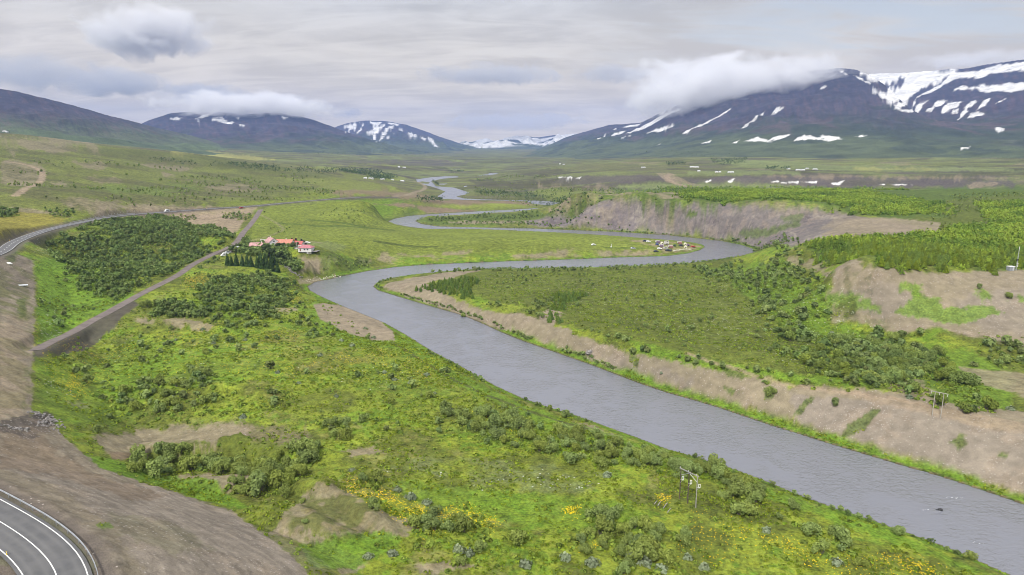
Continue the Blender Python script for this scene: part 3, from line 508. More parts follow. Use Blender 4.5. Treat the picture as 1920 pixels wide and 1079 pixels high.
# road verges
blend(PAL['Q']*1.35, (1-sstep(5.5, 9.5, HWD+f5))*0.85); grav = np.maximum(grav, (1-sstep(6, 9, HWD)))
paint('Q', P_('64,640 100,630 150,612 205,585 250,566 262,572 215,612 180,645 120,668 62,672'), 2, 2, 1.0, 0.9)
# ---- mountains
ALT = H
mm = MASK_M >= 0
g_lo = lin((90,102,76))*ALB; g_mid = lin((64,76,68))*ALB; rock = lin((74,72,90))*ALB; rock2_hazed = lin((54,56,76))*ALB; rose = lin((108,90,98))*ALB  # both rock tones are tinted blue, so distant haze is partly in their colour
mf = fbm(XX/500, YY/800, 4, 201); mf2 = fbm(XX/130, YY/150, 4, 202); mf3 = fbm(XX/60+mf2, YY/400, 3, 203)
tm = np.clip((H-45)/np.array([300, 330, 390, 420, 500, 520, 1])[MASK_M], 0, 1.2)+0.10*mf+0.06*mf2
def mblend(c, w): blend(c, w*mm)
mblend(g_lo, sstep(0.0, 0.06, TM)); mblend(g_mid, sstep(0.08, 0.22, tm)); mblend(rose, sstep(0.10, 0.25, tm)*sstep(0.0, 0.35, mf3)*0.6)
strk = fbm(UU*420+VV*40, VV*30, 4, 211)
mblend(rock, sstep(0.18, 0.42, tm)); mblend(rock2_hazed, sstep(0.45, 0.75, tm)*0.8); mblend(g_mid, sstep(0.1, 0.35, mf2-0.2*mf)*sstep(0.62, 0.35, tm)*0.7); mblend(rock2_hazed, sstep(0.2, 0.45, mf3)*0.55*sstep(0.3, 0.5, tm))
s0 = (MASK_M == 0); blend(lin((104,122,84))*ALB, s0*sstep(0.6, 0.25, tm)*0.6)
mblend(rose*0.9, sstep(0.12, 0.4, strk)*0.45*sstep(0.15, 0.4, tm)); mblend(rock2_hazed*0.9, sstep(0.12, 0.4, -strk)*0.5*sstep(0.15, 0.4, tm))
SNOW = PAL['W']
def snow(q, f=1.0, rag=1.1): 
    s, w = mask(q, f, rag, 6.0)
    w = w*sstep(-0.80, -0.55, fbm(XX[s]/28, YY[s]/60, 3, 305)) if w.size else w
    if w.size: tint[s] += (SNOW-tint[s])*w[..., None]; grav[s] *= 1-w; SN[s] = np.maximum(SN[s], w)
SN = np.zeros(H.shape)
R4 = '''620,212 720,213 900,203 1100,196 1285,180 1230,230 1150,265 1040,310 960,365 880,405 830,405 740,350 705,325 735,320 750,350 800,350 820,300 850,290 850,325 880,300 915,270 910,250 850,265 790,278 740,270 690,250 650,228|850,425 900,410 1000,370 1100,320 1180,270 1250,205 1320,200 1420,190 1500,165 1560,150 1620,150 1740,132 1900,120 1900,175 1740,188 1600,200 1500,215 1440,240 1380,235 1290,245 1240,260 1180,290 1100,340 1000,380 920,430 890,450 900,460 960,458 1000,430 1080,392 1040,430 980,470 900,465 855,450|1250,330 1290,300 1330,292 1350,305 1430,292 1560,290 1620,280 1740,270 1900,262 1900,300 1740,315 1640,340 1560,325 1500,335 1460,340 1410,315 1340,315 1290,320|1065,465 1130,400 1195,395 1170,425 1100,475|1170,470 1210,405 1315,395 1290,425 1230,455 1200,480|1280,525 1310,470 1340,420 1400,392 1405,405 1370,435 1345,445 1350,465 1310,500|1405,460 1430,425 1495,378 1490,400 1450,435|1345,515 1365,480 1420,470 1460,485 1390,505|1240,480 1245,460 1285,448 1280,480|1540,412 1600,378 1607,385|488,195 512,195 540,222 520,222|578,222 610,236 688,276 660,272|355,312 380,295 397,297 380,312|15,495 50,450 60,440 102,440 60,478|175,665 210,635 290,627 330,640 370,630 430,633 502,655 440,662 370,664 330,657 260,657|-160,668 -70,640 0,660 70,630 157,618 110,647 30,672 -60,668|585,637 670,627 665,635|1535,584 1590,577 1592,588 1540,588|1308,713 1360,704 1352,716|0,941 75,934 77,946|85,944 207,936 200,949 90,951|218,944 332,937 325,948|430,952 512,934 482,960 440,964|748,962 790,956 788,964|835,962 900,957 935,960 932,965|955,960 972,959 970,965'''
R3 = '''770,542 870,498 960,448 1040,408 1135,373 1137,385 1080,407 1000,452 940,487 860,522 800,542|880,460 940,428 1040,375 1098,360 1080,385 1000,425|745,502 800,488 872,476 850,492 790,502|670,557 700,540 772,523 740,542 690,557|575,577 632,546 602,572|910,542 960,518 1092,486 1050,510 1040,527 1036,514 980,532|1148,547 1250,490 1350,445 1470,376 1477,382 1400,427 1280,492 1180,542|1603,467 1640,428 1702,397 1692,422 1640,457|1543,507 1600,470 1592,490 1560,507|1280,610 1342,590 1332,602 1290,612|1488,607 1532,589 1512,607|740,572 765,560 768,567|780,560 800,553 802,560|678,518 700,510 702,516|975,626 998,614 1000,620|305,844 320,836 420,836 402,848|422,844 465,838 455,849|1295,871 1345,853 1332,872|1456,870 1465,853 1497,850 1490,864 1470,874'''
R2 = '''660,235 690,218 740,213 777,203 762,230 740,245 700,260 690,277 670,272 690,250 680,240|748,292 800,208 810,212 772,275|858,198 942,204 920,216 880,227 865,217|828,270 860,262 880,250 878,235 962,223 947,250 902,287 863,328 878,292 852,287|900,347 930,308 1030,228 1042,231 982,282 922,342|978,203 1075,214 1062,224 1000,214|1073,253 1097,253 1097,269 1078,267|1138,278 1167,278 1202,296 1202,307 1160,300|1230,313 1272,323 1272,337 1240,327|1288,318 1320,328 1345,358 1374,386 1360,390 1330,372 1310,352|978,318 998,316 998,325|1028,285 1040,283 1038,293|195,158 240,162 232,172 205,170'''
R1 = '''1148,447 1180,433 1237,439 1210,452 1170,452|1318,442 1350,423 1400,406 1442,406 1400,427 1360,440|1423,452 1440,442 1500,442 1530,462 1582,467 1560,480 1520,477 1490,462 1440,460|1433,433 1500,429 1500,437|1618,487 1662,484 1642,497|1590,437 1612,436 1608,444|1325,462 1345,462 1340,470'''
for txt, ox, oy, k in ((R4, 1440, 80, 3.596), (R3, 960, 100, 3.596), (R2, 480, 180, 3.996), (R1, 0, 100, 3.596)):
    for q in txt.split('|'): snow(Z_(q, ox, oy, k))
sm = (MASK_M == 3); sw = sm*sstep(0.10, 0.30, TM+0.15*fbm(XX/700, YY/500, 4, 301))*sstep(-0.02, 0.12, 0.20+fbm(XX/420, YY/260, 4, 302)*0.8)
tint += (SNOW-tint)*sw[..., None]; SN = np.maximum(SN, sw)

# ---------------------------------------------------------------- ground mesh
def grid_mesh(name, x, y, z, keepq=None):
    nu, nv = x.shape; idx = np.arange(nu*nv).reshape(nu, nv)
    q = np.stack([idx[:-1,:-1], idx[1:,:-1], idx[1:,1:], idx[:-1,1:]], -1)
    q = q[keepq] if keepq is not None else q.reshape(-1, 4)
    used = np.unique(q); re = np.full(nu*nv, -1); re[used] = np.arange(len(used)); q = re[q].reshape(-1, 4)
    co = np.stack([x, y, z], -1).reshape(-1, 3)[used]
    me = bpy.data.meshes.new(name); me.vertices.add(len(co)); me.vertices.foreach_set('co', co.astype(np.float32).ravel())
    me.loops.add(q.size); me.loops.foreach_set('vertex_index', q.ravel()[::1].astype(np.int32)); me.polygons.add(len(q))
    me.polygons.foreach_set('loop_start', np.arange(0, q.size, 4, dtype=np.int32))
    me.polygons.foreach_set('use_smooth', np.ones(len(q), bool)); me.update(calc_edges=True); return me, used
def structure(name, me, mat):
    o = bpy.data.objects.new(name, me); COL.objects.link(o); o['kind'] = 'structure'
    if mat: me.materials.append(mat)
    return o
def mat_ground():
    m, t = new_mat('ground'); pos = t.node('ShaderNodeNewGeometry').outputs['Position']
    at_ = t.node('ShaderNodeAttribute', attribute_name='tint'); c = at_.outputs['Color']; g = at_.outputs['Alpha']
    a = t.noise(pos, 1.3, 4, 0.65); b = t.noise(pos, 0.28, 4, 0.6); d = t.noise(pos, 0.03, 5, 0.6); e = t.noise(pos, 5.0, 2, 0.6)
    tuft = t.math('ADD', t.math('MULTIPLY', a, 0.55), t.math('MULTIPLY', b, 0.45))
    k = t.remap(tuft, 0.37, 0.63, 0.45, 1.58); kg = t.remap(t.math('ADD', t.math('MULTIPLY', e, 0.5), t.math('MULTIPLY', b, 0.5)), 0.36, 0.64, 0.70, 1.28)
    kk = t.math('ADD', t.math('MULTIPLY', k, t.math('SUBTRACT', 1.0, g)), t.math('MULTIPLY', kg, g))
    kk = t.math('MULTIPLY', kk, t.remap(d, 0.3, 0.7, 0.88, 1.12))
    rng_ = t.node('ShaderNodeVectorMath', operation='LENGTH', ins={0: pos}).outputs['Value']; big = t.remap(t.noise(t.vmath('MULTIPLY', pos, (0.011, 0.011, 0.03)), 1.0, 8, 0.68, 0.4), 0.34, 0.66, 0.70, 1.30)
    fr_ = t.remap(rng_, 700, 2600, 0.0, 1.0); kk = t.math('MULTIPLY', kk, t.math('ADD', t.math('MULTIPLY', big, fr_), t.math('SUBTRACT', 1.0, fr_)))
    warm = t.mix(t.remap(t.noise(pos, 0.6, 3, 0.6), 0.4, 0.62, 0, 0.28, True), c, t.mix(1.0, c, (1.25, 1.0, 0.55, 1), 'MULTIPLY'))
    cc = t.vmath('SCALE', t.mix(g, warm, c)); t.put(cc.node.inputs['Scale'], kk)
    fl = t.node('ShaderNodeSeparateColor', {0: t.node('ShaderNodeAttribute', attribute_name='fleck').outputs['Color']}).outputs
    cam_d = None
    for ch, sc_, rad, colr in ((0, 3.2, 0.46, A(250,214,24,1.2)), (1, 1.25, 0.34, A(214,220,200)), (2, 1.7, 0.30, A(196,186,176))):
        v = t.node('ShaderNodeTexVoronoi', {'Vector': pos, 'Scale': sc_}); r_ = t.node('ShaderNodeSeparateColor', {0: v.outputs['Color']}).outputs[0]
        on = t.math('MULTIPLY', t.math('LESS_THAN', v.outputs['Distance'], rad), t.math('LESS_THAN', r_, fl[ch]))
        cc = t.mix(t.math('MULTIPLY', on, 0.9), cc, colr+(1,))
    bmp = t.node('ShaderNodeBump', {'Height': t.math('ADD', a, t.math('MULTIPLY', e, 0.3)), 'Distance': 0.45, 'Strength': 0.6})
    bs = t.node('ShaderNodeBsdfPrincipled', {'Base Color': cc, 'Roughness': 0.95, 'Specular IOR Level': 0.15, 'Normal': bmp.outputs[0]})
    t.l.new(bs.outputs[0], t.node('ShaderNodeOutputMaterial').inputs[0]); return m
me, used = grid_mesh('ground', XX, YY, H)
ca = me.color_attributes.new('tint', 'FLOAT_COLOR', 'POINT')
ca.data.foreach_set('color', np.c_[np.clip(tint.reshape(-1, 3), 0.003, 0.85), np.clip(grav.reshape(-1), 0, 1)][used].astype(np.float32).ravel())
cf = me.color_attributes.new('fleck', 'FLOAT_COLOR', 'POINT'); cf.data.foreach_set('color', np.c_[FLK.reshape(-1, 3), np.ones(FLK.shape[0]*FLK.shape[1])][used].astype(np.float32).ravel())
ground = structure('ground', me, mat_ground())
# ---------------------------------------------------------------- water
def mat_water():
    m, t = new_mat('water'); pos = t.node('ShaderNodeNewGeometry').outputs['Position']
    a = t.noise(t.vmath('MULTIPLY', pos, (1.0, 1.3, 1)), 0.55, 4, 0.6, 0.6); b = t.noise(pos, 2.2, 3, 0.6, 0.3); c = t.noise(pos, 0.07, 4, 0.6, 0.8)
    h = t.math('ADD', t.math('ADD', t.math('MULTIPLY', a, 0.9), t.math('MULTIPLY', b, 0.25)), 0.0)
    bmp = t.node('ShaderNodeBump', {'Height': h, 'Distance': 0.5, 'Strength': t.remap(c, 0.40, 0.60, 0.25, 1.0)})
    foam = t.math('MULTIPLY', t.remap(t.noise(t.vmath('MULTIPLY', pos, (1, 0.6, 1)), 0.9, 3, 0.7, 0.5), 0.70, 0.76, 0, 1), t.remap(c, 0.5, 0.6, 0, 0.5))
    bs = t.node('ShaderNodeBsdfPrincipled', {'Base Color': t.mix(foam, (0.15, 0.153, 0.178, 1), (0.6, 0.62, 0.64, 1)), 'Roughness': 0.2, 'IOR': 1.85, 'Specular IOR Level': 0.75, 'Normal': bmp.outputs[0]})
    t.l.new(bs.outputs[0], t.node('ShaderNodeOutputMaterial').inputs[0]); return m
step = 2
xs, ys, rd = XX[::step, ::step], YY[::step, ::step], RD[::step, ::step]
cell = np.minimum(np.minimum(rd[:-1,:-1], rd[1:,:-1]), np.minimum(rd[:-1,1:], rd[1:,1:]))
me, _ = grid_mesh('river', xs, ys, np.zeros(xs.shape), cell < 0.5)
river = structure('river', me, mat_water())
# ---------------------------------------------------------------- generic mesh building
class MB:
    """collects shapes and links them as one mesh object"""
    def __init__(s): s.v = []; s.f = []; s.mi = []; s.m = 0
    def add(s, vs, fs):
        b = len(s.v); s.v += [tuple(v) for v in vs]; s.f += [tuple(b+i for i in f) for f in fs]; s.mi += [s.m]*len(fs)
    def box(s, c, d, rz=0.0, taper=1.0):
        x, y, z = d[0]/2, d[1]/2, d[2]/2; co, si = math.cos(rz), math.sin(rz); vs = []
        for k, zz in ((1, -z), (taper, z)):
            for a, b in ((-x*k,-y*k), (x*k,-y*k), (x*k,y*k), (-x*k,y*k)): vs.append((c[0]+a*co-b*si, c[1]+a*si+b*co, c[2]+zz))
        s.add(vs, [(3,2,1,0),(4,5,6,7),(0,1,5,4),(1,2,6,5),(2,3,7,6),(3,0,4,7)])
    def bar(s, a, b, r0, r1=None, n=6):
        a, b = Vector(a), Vector(b); r1 = r0 if r1 is None else r1; d = (b-a).normalized()
        u = d.orthogonal().normalized(); w = d.cross(u); vs = []
        for p, r in ((a, r0), (b, r1)):
            for k in range(n):
                t = 2*math.pi*k/n; vs.append(p+u*math.cos(t)*r+w*math.sin(t)*r)
        s.add(vs, [(k, (k+1) % n, n+(k+1) % n, n+k) for k in range(n)]+[tuple(range(n-1, -1, -1)), tuple(range(n, 2*n))])
    def prism(s, pts, y0, y1, axis='y'):
        n = len(pts); mk = (lambda p, q: (p[0], q, p[1])) if axis == 'y' else (lambda p, q: (q, p[0], p[1]))
        vs = [mk(p, y0) for p in pts]+[mk(p, y1) for p in pts]
        s.add(vs, [tuple(range(n)), tuple(range(2*n-1, n-1, -1))]+[(k, n+k, n+(k+1) % n, (k+1) % n) for k in range(n)])
    def rock(s, c, r, seed=0, flat=0.7):
        rr = random.Random(seed); n1, n2 = 7, 5; vs = [(c[0], c[1], c[2]+r*flat)]
        for j in range(1, n2):
            for i in range(n1):
                t = 2*math.pi*(i+0.5*(j % 2))/n1; p = math.pi*j/n2; q = r*rr.uniform(0.75, 1.15)
                vs.append((c[0]+q*math.sin(p)*math.cos(t), c[1]+q*math.sin(p)*math.sin(t)*0.8, c[2]+q*math.cos(p)*flat))
        vs.append((c[0], c[1], c[2]-r*flat)); fs = [(0, 1+i, 1+(i+1) % n1) for i in range(n1)]
        for j in range(n2-2):
            for i in range(n1): a = 1+j*n1; fs.append((a+i, a+n1+i, a+n1+(i+1) % n1, a+(i+1) % n1))
        a = 1+(n2-2)*n1; fs += [(a+i, len(vs)-1, a+(i+1) % n1) for i in range(n1)]; s.add(vs, fs)
    def build(s, name, mats, parent=None, smooth=False, bevel=0.0):
        me = bpy.data.meshes.new(name); me.from_pydata(s.v, [], s.f)
        for m in (mats if isinstance(mats, (list, tuple)) else [mats]): me.materials.append(m)
        if len(me.materials) > 1: me.polygons.foreach_set('material_index', s.mi)
        import bmesh
        bm = bmesh.new(); bm.from_mesh(me); bmesh.ops.recalc_face_normals(bm, faces=bm.faces)
        if bevel: bmesh.ops.bevel(bm, geom=[e for e in bm.edges if e.calc_face_angle(0) > 0.5], offset=bevel, segments=2, affect='EDGES', profile=0.5)
        bm.to_mesh(me); bm.free()
        if smooth: me.polygons.foreach_set('use_smooth', [True]*len(me.polygons))
        o = bpy.data.objects.new(name, me); COL.objects.link(o)
        if parent: o.parent = parent
        return o
def tag(o, label=None, cat=None, group=None, kind=None):
    for k, v in (('label', label), ('category', cat), ('group', group), ('kind', kind)):
        if v: o[k] = v
    return o
def empty(name, loc, rz=0.0, label=None, cat=None, group=None):
    o = bpy.data.objects.new(name, None); COL.objects.link(o); o.location = loc; o.rotation_euler = (0, 0, rz); o.empty_display_size = 0.5
    return tag(o, label, cat, group)
def dup(root, loc, rz=0.0, sc=1.0, label=None, group=None):
    r = root.copy(); COL.objects.link(r); r.location = loc; r.rotation_euler = (0, 0, rz)
    r.scale = (sc, sc, sc) if isinstance(sc, (int, float)) else sc
    if label: r['label'] = label
    if group: r['group'] = group
    for ch in root.children:
        c = ch.copy(); COL.objects.link(c); c.parent = r
        for g in ch.children:
            d = g.copy(); COL.objects.link(d); d.parent = c
    return r
def mat_plain(name, c, rough=0.6, metal=0.0, var=0.12, scale=3.0, spec=0.4, c2=None):
    m, t = new_mat(name); pos = t.node('ShaderNodeTexCoord').outputs['Object']
    n = t.noise(pos, scale, 4, 0.6)
    base = t.mix(t.remap(n, 0.35, 0.65, 0, 1, True), col4(tuple(x*(1-var) for x in c)), col4(tuple(min(1, x*(1+var)) for x in c)))
    if c2: base = t.mix(t.remap(t.noise(pos, scale*0.4, 5, 0.7), 0.52, 0.62, 0, 1, True), base, col4(c2))
    bs = t.node('ShaderNodeBsdfPrincipled', {'Base Color': base, 'Roughness': rough, 'Metallic': metal, 'Specular IOR Level': spec})
    t.l.new(bs.outputs[0], t.node('ShaderNodeOutputMaterial').inputs[0]); return m
# ---------------------------------------------------------------- the highway: asphalt, shoulders, painted lines
def offsets(path):
    d = np.gradient(path[:, :2], axis=0); d /= np.linalg.norm(d, axis=1)[:, None]+1e-9
    return np.c_[d[:,1], -d[:,0]]                                # to the right of travel (up the road)
def strip(name, path, a, b, lift, mat, rows=2, rng_=None):
    nr = offsets(path); p = path if rng_ is None else path[rng_[0]:rng_[1]]; q = nr if rng_ is None else nr[rng_[0]:rng_[1]]
    ks = np.linspace(a, b, rows); v = np.array([[(p[i,0]+q[i,0]*k, p[i,1]+q[i,1]*k, p[i,2]+lift) for k in ks] for i in range(len(p))])
    mb = MB(); n = rows
    mb.add(v.reshape(-1, 3), [(i*n+j, i*n+j+1, (i+1)*n+j+1, (i+1)*n+j) for i in range(len(p)-1) for j in range(n-1)])
    return mb
_a = np.r_[0, np.cumsum(np.linalg.norm(np.diff(HW[:, :2], axis=0), axis=1))]; _s = np.arange(0, _a[-1], 2.5)
FINE = np.stack([np.interp(_s, _a, HW[:, k]) for k in range(3)], 1)
for _ in range(6): FINE[1:-1] = (FINE[:-2]+FINE[1:-1]*2+FINE[2:])/4
def mat_asphalt():
    m, t = new_mat('asphalt'); pos = t.node('ShaderNodeNewGeometry').outputs['Position']
    n = t.noise(pos, 0.35, 5, 0.65); g = t.noise(pos, 12, 2, 0.6)
    c = t.mix(t.remap(n, 0.35, 0.65, 0, 1, True), (0.085, 0.085, 0.088, 1), (0.115, 0.113, 0.114, 1)); c = t.mix(t.remap(g, 0.4, 0.7, 0, 0.3), c, (0.16, 0.155, 0.15, 1)); wr = t.node('ShaderNodeAttribute', attribute_name='wear').outputs['Fac']
    c = t.mix(t.math('MULTIPLY', wr, t.remap(t.noise(pos, 0.15, 3, 0.6), 0.3, 0.7, 0.25, 0.9)), c, (0.145, 0.142, 0.14, 1))
    bs = t.node('ShaderNodeBsdfPrincipled', {'Base Color': c, 'Roughness': 0.75, 'Specular IOR Level': 0.35})
    t.l.new(bs.outputs[0], t.node('ShaderNodeOutputMaterial').inputs[0]); return m
M_ASPH = mat_asphalt(); M_LINE = mat_plain('road_paint', (0.62, 0.62, 0.60), 0.7, var=0.1, scale=1.5); M_SHOULD = mat_plain('road_shoulder', (0.075, 0.072, 0.072), 0.95, var=0.25, scale=0.6)
o = strip('road', FINE, -4.0, 4.0, 0.02, M_ASPH, 33).build('road', M_ASPH); o['kind'] = 'structure'
wa = o.data.attributes.new('wear', 'FLOAT', 'POINT'); wk = np.abs(np.linspace(-4, 4, 33)); wv = np.exp(-((wk-0.95)/.32)**2)+np.exp(-((wk-2.55)/.32)**2); wa.data.foreach_set('value', np.tile(wv, len(o.data.vertices)//33).astype(np.float32))
for nm, a, b in (('road_edge_line', 3.35, 3.53), ('road_edge_line', -3.53, -3.35)):
    o = strip(nm, FINE, a, b, 0.045, M_LINE).build(nm, M_LINE); o['kind'] = 'structure'
NB = 60                                                          # the bend by the camera has an unbroken centre line, farther on it is dashed
o = strip('road_centre_line', FINE, -0.08, 0.10, 0.045, M_LINE, rng_=(0, NB)).build('road_centre_line', M_LINE); o['kind'] = 'structure'
arc = np.r_[0, np.cumsum(np.linalg.norm(np.diff(FINE[:, :2], axis=0), axis=1))]
mb = MB(); nr = offsets(FINE); s = arc[NB]+3
def on_arc(s):
    p = [np.interp(s, arc, FINE[:, k]) for k in range(3)]; q = [np.interp(s, arc, nr[:, k]) for k in range(2)]; return p, q
while s < arc[-1]-10:
    vs = []
    for e in (0, 2.5, 5.0):
        p, q = on_arc(s+e); vs += [(p[0]-q[0]*.12, p[1]-q[1]*.12, p[2]+.05), (p[0]+q[0]*.12, p[1]+q[1]*.12, p[2]+.05)]
    mb.add(vs, [(0,1,3,2), (2,3,5,4)]); s += 8.5
o = mb.build('road_dashes', M_LINE); o['kind'] = 'structure'
# gravel side road
def mat_gravelroad():
    m, t = new_mat('gravel_road'); pos = t.node('ShaderNodeNewGeometry').outputs['Position']
    n = t.noise(pos, 0.25, 5, 0.65); g = t.noise(pos, 6, 3, 0.7)
    c = t.mix(t.remap(n, 0.35, 0.65, 0, 1, True), A(112,100,98)+(1,), A(140,128,122)+(1,)); c = t.mix(t.remap(g, 0.35, 0.75, 0, 0.5), c, A(165,155,148)+(1,))
    bs = t.node('ShaderNodeBsdfPrincipled', {'Base Color': c, 'Roughness': 0.95, 'Specular IOR Level': 0.2})
    t.l.new(bs.outputs[0], t.node('ShaderNodeOutputMaterial').inputs[0]); return m
GP = GRAVEL.copy(); GP[:, 2] += 0.0
o = strip('gravel_road', GP, -2.6, 2.6, 0.10, None, 4).build('gravel_road', mat_gravelroad()); o['kind'] = 'structure'
# guard rail on the outer side of the bend
M_RAIL = mat_plain('galvanised_steel', (0.50, 0.52, 0.54), 0.42, 0.75, 0.10, 1.2)
# ---------------------------------------------------------------- foliage: many small leaf clumps spread through a crown's volume
def leafmat():
    m, t = new_mat('foliage'); c = t.node('ShaderNodeAttribute', attribute_name='leaf').outputs['Color']
    rnd = t.node('ShaderNodeObjectInfo').outputs['Random']
    hs = t.node('ShaderNodeHueSaturation', {'Color': c, 'Hue': t.remap(rnd, 0, 1, 0.485, 0.512), 'Saturation': t.remap(rnd, 0, 1, 1.08, 0.9), 'Value': t.remap(t.math('FRACT', t.math('MULTIPLY', rnd, 7.31)), 0, 1, 0.8, 1.18)}).outputs[0]
    d = t.node('ShaderNodeBsdfPrincipled', {'Base Color': hs, 'Roughness': 0.7, 'Specular IOR Level': 0.2}).outputs[0]
    tr = t.node('ShaderNodeBsdfTranslucent', {'Color': t.mix(1.0, hs, (1.1, 1.15, 0.6, 1), 'MULTIPLY')}).outputs[0]
    mx = t.node('ShaderNodeMixShader', {0: 0.28, 1: d, 2: tr}); t.l.new(mx.outputs[0], t.node('ShaderNodeOutputMaterial').inputs[0]); return m
M_LEAF = leafmat(); M_BARK = mat_plain('bark', (0.14, 0.12, 0.10), 0.9, var=0.3, scale=2)
def leaf_quads(P, N, S, C, r, bend=0.25):
    """P centres, N facing, S half sizes, C colours -> quads (two triangles each, a little folded)"""
    n = len(P); a = r.normal(size=(n, 3)); N = N/(np.linalg.norm(N, axis=1)[:, None]+1e-9)
    T = np.cross(N, a); T /= np.linalg.norm(T, axis=1)[:, None]+1e-9; B = np.cross(N, T); S = S[:, None]
    v = np.stack([P-T*S-B*S*.7, P+T*S-B*S*.5+N*S*bend, P+T*S*.8+B*S*.8, P-T*S*.7+B*S*.9+N*S*bend], 1).reshape(-1, 3)
    return v, np.repeat(C, 4, axis=0)
def make_plant(kind, nq, r):
    """returns vertices (4 per leaf clump) and colours for a plant of about its real size"""
    base = lambda c, k=1.0: lin(c)*ALB*k
    if kind in ('shrub', 'birch'):
        nl = r.integers(4, 8) if nq > 60 else 3; c1, c2 = ((180,196,108), (130,150,72)) if kind == 'shrub' else ((170,188,94), (120,142,64))
        L = np.c_[r.normal(size=(nl, 2))*0.75, r.uniform(0.9, 2.3, nl)]; L[0] = (0, 0, 1.9); R = r.uniform(0.75, 1.25, nl)
        k = r.integers(0, nl, nq); d = r.normal(size=(nq, 3)); d /= np.linalg.norm(d, axis=1)[:, None]
        rad = R[k]*r.uniform(0.35, 1.0, nq)**0.45; P = L[k]+d*rad[:, None]*(1, 1, 1.05); P[:,2] = np.abs(P[:,2])+0.05
        N = d+r.normal(size=(nq, 3))*0.45+(0, 0, .25); S = r.uniform(0.7, 1.3, nq)*(0.165 if nq > 300 else 0.30 if nq > 90 else 0.50)
        m = r.random(nq)[:, None]*0.7+r.random((nl, 1))[k]*0.3; C = base(c1)*m+base(c2)*(1-m)
    elif kind == 'scrub':
        d = r.normal(size=(nq, 3)); d /= np.linalg.norm(d, axis=1)[:, None]; d[:,2] = np.abs(d[:,2]); P = d*r.uniform(.5, 1, nq)[:, None]*(1.1, 1.1, 1.0); P[:,2] += .1
        N = d+r.normal(size=(nq, 3))*.4+(0, 0, .3); S = r.uniform(.7, 1.3, nq)*.34; m = r.random(nq)[:, None]; C = base((160,180,82))*m+base((100,126,52))*(1-m)
    elif kind == 'greywillow':
        d = r.normal(size=(nq, 3)); d /= np.linalg.norm(d, axis=1)[:, None]; d[:,2] = np.abs(d[:,2]); rad = r.uniform(0.6, 1, nq)
        P = d*rad[:, None]*(1.0, 0.9, 0.75)*(1+0.25*np.sin(d[:, :1]*5+2)); N = d+r.normal(size=(nq, 3))*0.4; S = r.uniform(0.7, 1.3, nq)*(0.14 if nq > 100 else 0.3)
        m = r.random(nq)[:, None]; C = base((186,198,164))*m+base((134,150,112))*(1-m)
    elif kind in ('larch', 'spruce', 'pine'):
        h, w = (9.0, 1.7) if kind == 'spruce' else (4.0, 1.25); c1, c2 = ((146,172,74), (98,128,50)) if kind == 'pine' else ((170,190,72), (112,140,48)) if kind == 'larch' else ((104,134,72), (62,90,48))
        t = 1-np.sqrt(r.random(nq)); z = 0.25+t*(h-0.3); ring = np.abs(np.sin(z*math.pi/(0.8 if kind == 'spruce' else 0.55)))*0.25+0.75
        rr = (w*(1-t)**0.85*ring+0.05)*r.uniform(0.45, 1.0, nq)**0.5; a = r.random(nq)*6.283
        P = np.c_[np.cos(a)*rr, np.sin(a)*rr, z-rr*0.15]; N = np.c_[np.cos(a)*0.6, np.sin(a)*0.6, np.full(nq, 0.9)]+r.normal(size=(nq, 3))*0.3
        S = r.uniform(0.7, 1.3, nq)*(0.15+0.25*(1-t))*(1.0 if nq > 120 else 1.35 if nq > 40 else 1.9)*(1.5 if kind == 'spruce' else 1)
        m = (0.25+0.75*r.random(nq))[:, None]*(0.6+0.4*t[:, None]); C = base(c1)*m+base(c2)*(1-m)
    elif kind == 'tree':
        nl = 9; L = np.c_[r.normal(size=(nl, 2))*1.3, r.uniform(3.2, 6.4, nl)]; R = r.uniform(1.0, 1.7, nl)
        k = r.integers(0, nl, nq); d = r.normal(size=(nq, 3)); d /= np.linalg.norm(d, axis=1)[:, None]
        P = L[k]+d*(R[k]*r.uniform(0.3, 1, nq)**0.4)[:, None]; N = d+r.normal(size=(nq, 3))*0.4; S = r.uniform(0.7, 1.3, nq)*(0.30 if nq > 200 else 0.55)
        m = r.random(nq)[:, None]; C = base((108,128,76))*m+base((70,90,54))*(1-m)
    else:                                                          # herb: a low leafy tuft
        a = r.random(nq)*6.283; rr = np.sqrt(r.random(nq)); P = np.c_[np.cos(a)*rr*.8, np.sin(a)*rr*.8, 0.08+0.32*(1-rr**2)*r.random(nq)+0.1]
        N = np.c_[np.cos(a), np.sin(a), np.full(nq, 1.0)]+r.normal(size=(nq, 3))*0.5; S = r.uniform(0.16, 0.30, nq)
        m = r.random(nq)[:, None]; C = base((160,182,72))*m+base((122,150,52))*(1-m)
    return leaf_quads(P, N, S, C, r)
def leaf_mesh(name, v, c):
    n = len(v)//4; me = bpy.data.meshes.new(name); me.vertices.add(len(v)); me.vertices.foreach_set('co', v.astype(np.float32).ravel())
    me.loops.add(len(v)); me.loops.foreach_set('vertex_index', np.arange(len(v), dtype=np.int32)); me.polygons.add(n)
    me.polygons.foreach_set('loop_start', np.arange(0, len(v), 4, dtype=np.int32)); me.update(calc_edges=True)
    ca = me.color_attributes.new('leaf', 'FLOAT_COLOR', 'POINT'); ca.data.foreach_set('color', np.c_[c, np.ones(len(c))].astype(np.float32).ravel())
    me.materials.append(M_LEAF); return me
NAMES = dict(shrub=('willow_shrub', 'shrub'), birch=('birch_shrub', 'shrub'), greywillow=('grey_willow', 'shrub'), pine=('young_conifer', 'tree'), larch=('young_larch', 'tree'), spruce=('spruce_tree', 'tree'), tree=('leafy_tree', 'tree'))
PROTO = {}
